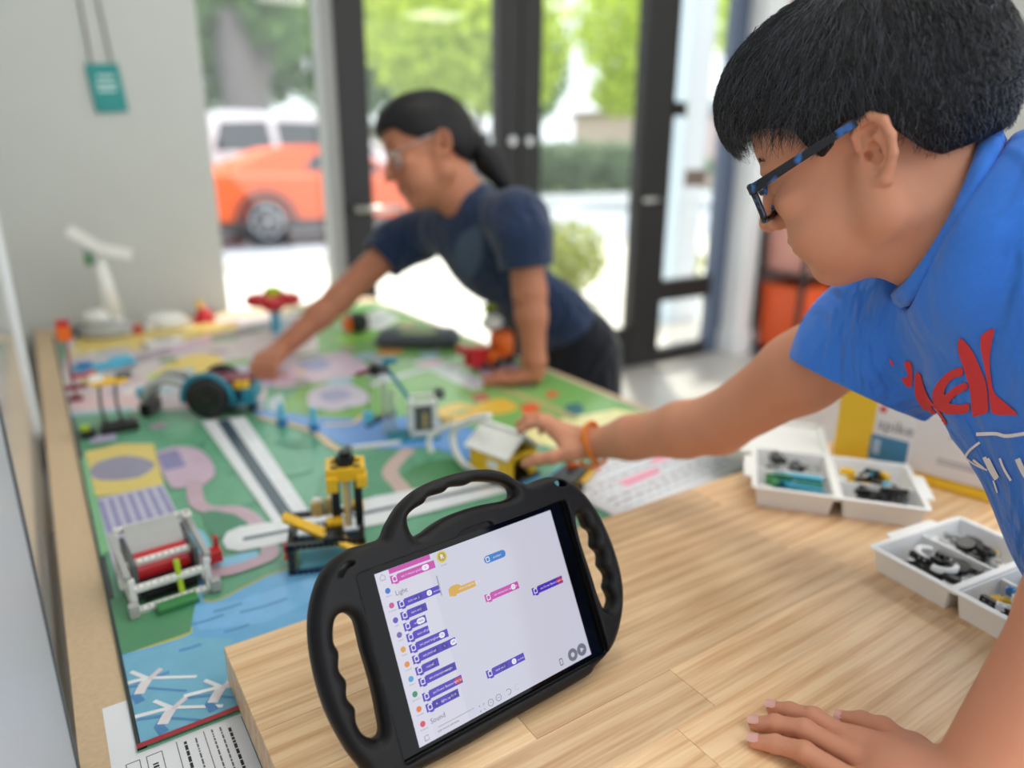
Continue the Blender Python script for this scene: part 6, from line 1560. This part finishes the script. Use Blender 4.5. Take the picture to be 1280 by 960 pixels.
# ============================================================ person in navy reaching across the mat
hf2 = C2W((-.84, -.34, -.30)).normalized(); hu2 = C2W((-.30, .93, -.10)); hu2 = (hu2-hf2*hu2.dot(hf2)).normalized(); hl2 = hu2.cross(hf2)
SC = 1.10
HR2 = frame_np(hf2, hl2, hu2)*SC; HT2 = npv(P(538, 196, 1.86))
def H2(p): return Vector(HR2 @ np.array(p, float)+HT2)
lh = G(662, 482, MATZ+.03); rh = G(330, 452, MATZ+.045)
lsh2 = P(650, 268, 1.80); rsh2 = P(512, 292, 2.12); 
lelb2 = P(662, 365, 1.83); relb2 = P(425, 372, 2.06)
lwr2 = P(668, 452, 1.855); rwr2 = P(350, 438, 1.99)
mid2 = (lsh2+rsh2)/2; lat2 = (lsh2-rsh2).normalized()
pel = P(708, 420, 2.14)
sp2 = (pel-mid2); TLN = sp2.length; sp2 = sp2.normalized(); lat2o = (lat2-sp2*lat2.dot(sp2)).normalized(); fw2 = lat2o.cross(-sp2).normalized(); BR2 = frame_np(fw2, lat2o, -sp2)
p2_ = empty('person', (pel.x+.05, pel.y, 0), 0, 'person in navy t-shirt with dark tied hair bending over the mat', 'person'); PO = npv(p2_.location)
skin2 = skin_mat('skin_olive', (180, 124, 96), (156, 88, 78))
hv2 = head_vol(.0022, .95, neck_to=(-.070, 0, -.19), neck_r=.050)
Vh2, Qh2 = hv2.surf(2); tint2 = head_tint(Vh2); Vh2 = Vh2 @ HR2.T+HT2
lo, hi = bounds([lsh2, lelb2, lwr2, lh], .11); a1 = Vol(lo, hi, .0034)
a1.chain([list(lsh2), list(lelb2)], [.052, .042], .02); a1.chain([list(lelb2), list((lelb2*2+lwr2)/3), list(lwr2)], [.041, .040, .029], .02)
dirh = C2W((-.75, .0, .1)); dirh = Vector((dirh.x, dirh.y, 0)).normalized(); sdh = Vector((-dirh.y, dirh.x, 0))
hbase = Vector((lwr2.x, lwr2.y, MATZ+.030))
a1.cap(list(lwr2), list(hbase), .029, .026, .02)
for k in range(4):
    o_ = sdh*(.030-.020*k); kn = hbase+dirh*.060+o_-Vector((0, 0, .012)); tip = kn+dirh*(.068-.008*abs(k-1))+o_*.5-Vector((0, 0, .006))
    a1.cap(list(hbase+o_*.4), list(kn), .020, .012, .012); a1.chain([list(kn), list((kn+tip)/2+Vector((0, 0, .006))), list(tip)], [.0105, .0095, .008], .003)
th = hbase+dirh*.03-sdh*.035-Vector((0, 0, .012)); a1.chain([list(hbase), list(th), list(th+dirh*.045-sdh*.015-Vector((0, 0, .004)))], [.020, .013, .009], .008)
lo, hi = bounds([rsh2, relb2, rwr2, rh], .12); a2 = Vol(lo, hi, .0034)
a2.chain([list(rsh2), list(relb2)], [.050, .040], .02); a2.chain([list(relb2), list((relb2*2+rwr2)/3), list(rwr2)], [.040, .038, .027], .02)
rd = (rh-rwr2).normalized(); rsd = rd.cross(Vector((0, 0, 1))).normalized(); pm = rwr2+rd*.07
for k in range(4):
    o_ = rsd*(.030-.020*k); kn = pm+o_; m_ = kn+rd*.030-Vector((0, 0, .012)); tip = m_+rd*.016-Vector((0, 0, .032))
    a2.cap(list(rwr2+o_*.4), list(kn), .020, .0125, .012); a2.chain([list(kn), list(m_), list(tip)], [.011, .0098, .008], .003)
th = rwr2+rd*.035+rsd*.036-Vector((0, 0, .016)); a2.chain([list(rwr2), list(th), list(th+rd*.040-Vector((0, 0, .028)))], [.020, .013, .009], .008)
tlo, thi = bounds([lsh2, rsh2, pel], .16); t2 = Vol(tlo, thi, .007)
t2.cap(list(lsh2), list(rsh2), .05, .05, .03); t2.ell(list(mid2+sp2*.16), (.08, .13, .17), .03, rot=BR2); t2.ell(list(pel-sp2*.06), (.09, .13, .14), .03, rot=BR2); t2.cap(list(mid2), list(H2((-.05, 0, -.11))), .05, .05, .02)
V, Q = join([(Vh2, Qh2), a1.surf(2), a2.surf(2), t2.surf(1)])
me = np_mesh('body', V-PO, Q); add_tint(me, np.concatenate([tint2, np.zeros(len(V)-len(tint2))])); link('body', me, skin2, p2_)
# hair drawn back into a tail
c2 = Vol((-.17, -.12, -.10), (.15, .12, .18), .0028)
c2.ell((-.014, 0, .060), (.110, .0855, .092), .01); c2.ell((.030, 0, .080), (.074, .068, .060), .03); c2.ell((-.06, 0, .02), (.060, .070, .07), .03)
X2 = [-.2, -.1, -.05, -.02, .01, .03, .06, .075, .12]; Z2 = [-.055, -.052, -.03, .02, .03, .028, .046, .072, .090]
c2.op(lambda x, y, z: z-np.interp(x.ravel(), X2, Z2)[:, None, None]+0*y, c2.lo, c2.lo+c2.h*(c2.n-1), .004, True)
V, Q = c2.surf(2); link('hair', np_mesh('hair', V @ HR2.T+HT2-PO, Q), m_hair, p2_)
tl = Vol((-.30, -.08, -.22), (-.04, .08, .09), .004); tl.ell((-.115, 0, .01), (.028, .03, .03), .01); tl.chain([(-.115, 0, .0), (-.135, .005, -.05), (-.150, .01, -.105)], [.024, .036, .024], .01)
V, Q = tl.surf(2); link('hair_tail', np_mesh('hair_tail', V @ HR2.T+HT2-PO, Q), m_hair, p2_)
for s in (-1, 1):
    MB().tube([H2((.094-.010*t*t, s*(.014+.030*t), .036+.005*math.sin(t*2.6)))-Vector(PO) for t in (0, .33, .66, 1)], [.0022, .0028, .0024, .001], 6).build('eyebrow', m_hair, p2_, True)
g2 = empty('glasses', H2((.1, 0, .01)), 0, 'thin metal glasses worn by the person in navy', 'glasses'); g2o = g2.location.copy(); m_gf = mat('silver_frame', (190, 190, 196), .3, .8)
for s in (-1, 1):
    lp = [H2((.108-.02*abs(dx)/.03, s*.033+dx, .004+dz))-g2o for dx, dz in rrect(-.025, .025, -.019, .019, .012, 4)]
    MB().tube(lp, .0016, 6, closed=True).build('rim', m_gf, g2, True); MB().add(lp, [tuple(range(len(lp)))]).build('lens', glass_mat('lens_glass2', (.97, .98, .98), .25), g2)
    MB().tube([H2(p)-g2o for p in [(.098, s*.060, .014), (.085, s*.070, .017), (.02, s*.079, .027), (-.01, s*.080, .028)]], .0014, 6).build('temple_arm', m_gf, g2, True)
MB().tube([H2(p)-g2o for p in [(.106, -.009, .008), (.110, 0, .011), (.106, .009, .008)]], .0014, 6).build('bridge', m_gf, g2, True)
# navy shirt
m_navy = cloth_mat('navy_cotton', (34, 50, 80))
ad1 = (lelb2-lsh2).normalized(); ad2 = (relb2-rsh2).normalized(); h1 = lsh2+ad1*.13; h2 = rsh2+ad2*.12
nb2 = H2((-.060, 0, -.135)); na2 = (nb2-H2((-.028, 0, -.05))).normalized()
slo, shi = bounds([lsh2, rsh2, h1, h2, pel, nb2], .17); s2 = Vol(slo, shi, .0048)
s2.ell(list(mid2+sp2*.13), (.100, .155, .17), .02, rot=BR2); s2.ell(list(pel-sp2*.08), (.098, .145, .16), .06, rot=BR2); s2.cap(list(lsh2-lat2*.02), list(rsh2+lat2*.02), .064, .062, .05); s2.cap(list(nb2), list(mid2+sp2*.05), .068, .085, .04)
s2.chain([list(lsh2-lat2*.02+sp2*.02), list(lsh2+ad1*.05), list(h1+ad1*.02)], [.078, .072, .070], .03); s2.chain([list(rsh2+lat2*.02+sp2*.02), list(rsh2+ad2*.05), list(h2+ad2*.02)], [.076, .070, .068], .03)
for k in range(4): s2.cap(list(lsh2+sp2*(.05+.05*k)+fw2*.07-lat2*.03), list(mid2+sp2*(.16+.07*k)+fw2*.10), .012, .004, .02, sub=True)
s2.half(list(h2), list(ad2), .002); s2.cap(list(h2-ad2*.03), list(h2+ad2*.05), .054, .056, .004, sub=True)
hcap = h1+ad1*.005
def sleeve_cut(x, y, z):     # trim the sleeve of the planted arm only, close to its own axis
    dx, dy, dz = x-hcap.x, y-hcap.y, z-hcap.z; al = dx*ad1.x+dy*ad1.y+dz*ad1.z
    rad_ = np.sqrt(np.maximum((dx*dx+dy*dy+dz*dz)-al*al, 0)); return np.maximum(-al, rad_-.085)
s2.op(sleeve_cut, npv(hcap)-.12, npv(hcap)+.12, .002, True)
s2.cap(list(h1-ad1*.03), list(h1+ad1*.05), .056, .058, .004, sub=True); s2.cap(list(nb2-na2*.08), list(nb2+na2*.025), .060, .056, .006, sub=True)
V, Q = s2.surf(3); sh2 = empty('t_shirt', p2_.location, 0, 'dark navy short-sleeved t-shirt with faint grey chest print on the bending person', 't-shirt'); link('fabric', np_mesh('fabric', V-PO, Q), m_navy, sh2)
bvh = BVHTree.FromPolygons([Vector(v) for v in V], [tuple(int(i) for i in q_) for q_ in Q]); keep = (BO, shirt); BO, shirt = PO, sh2
for pts in ([(572, 300), (596, 282), (604, 300), (600, 330), (584, 350), (570, 330)], [(560, 345), (582, 356), (580, 372), (566, 366)]): cloth_print('shirt_print', pts, mat('grey_shirt_print', (74, 88, 112), .85, var=.2, scale=60), True, .002)
BO, shirt = keep
# trousers and shoes
m_tr = cloth_mat('black_trousers', (20, 24, 34)); lv = Vol((pel.x-.32, pel.y-.32, 0), (pel.x+.36, pel.y+.32, pel.z+.2), .008)
ft = Vector((pel.x+.06, pel.y-.02, 0))
lv.ell(list(pel+sp2*.03), (.100, .145, .13), .03, rot=BR2); lv.ell((pel.x+.03, pel.y, pel.z-.06), (.115, .14, .14), .04)
l2h = Vector((lat2.x, lat2.y, 0)).normalized()
for s in (-1, 1):
    q0 = pel+l2h*s*.075+Vector((.03, 0, -.06)); f0 = ft+l2h*s*.10; lv.chain([list(q0), [(q0.x+f0.x)/2, (q0.y+f0.y)/2, .40], [f0.x, f0.y, .07]], [.085, .070, .055], .03)
V, Q = lv.surf(2); link('trousers', np_mesh('trousers', V-PO, Q), m_tr, p2_)
fdir = Vector((hf2.x, hf2.y, 0)).normalized()
for s in (-1, 1):
    f0 = ft+l2h*s*.10; mb = MB(); mb.ball(Vector((f0.x, f0.y, .045))+fdir*.03-Vector(PO), (.06, .06, .045), 12, 8); mb.ball(Vector((f0.x, f0.y, .036))+fdir*.11-Vector(PO), (.055, .055, .036), 12, 8); mb.build('shoe', mat('dark_shoe', (40, 40, 44), .6), p2_, True)
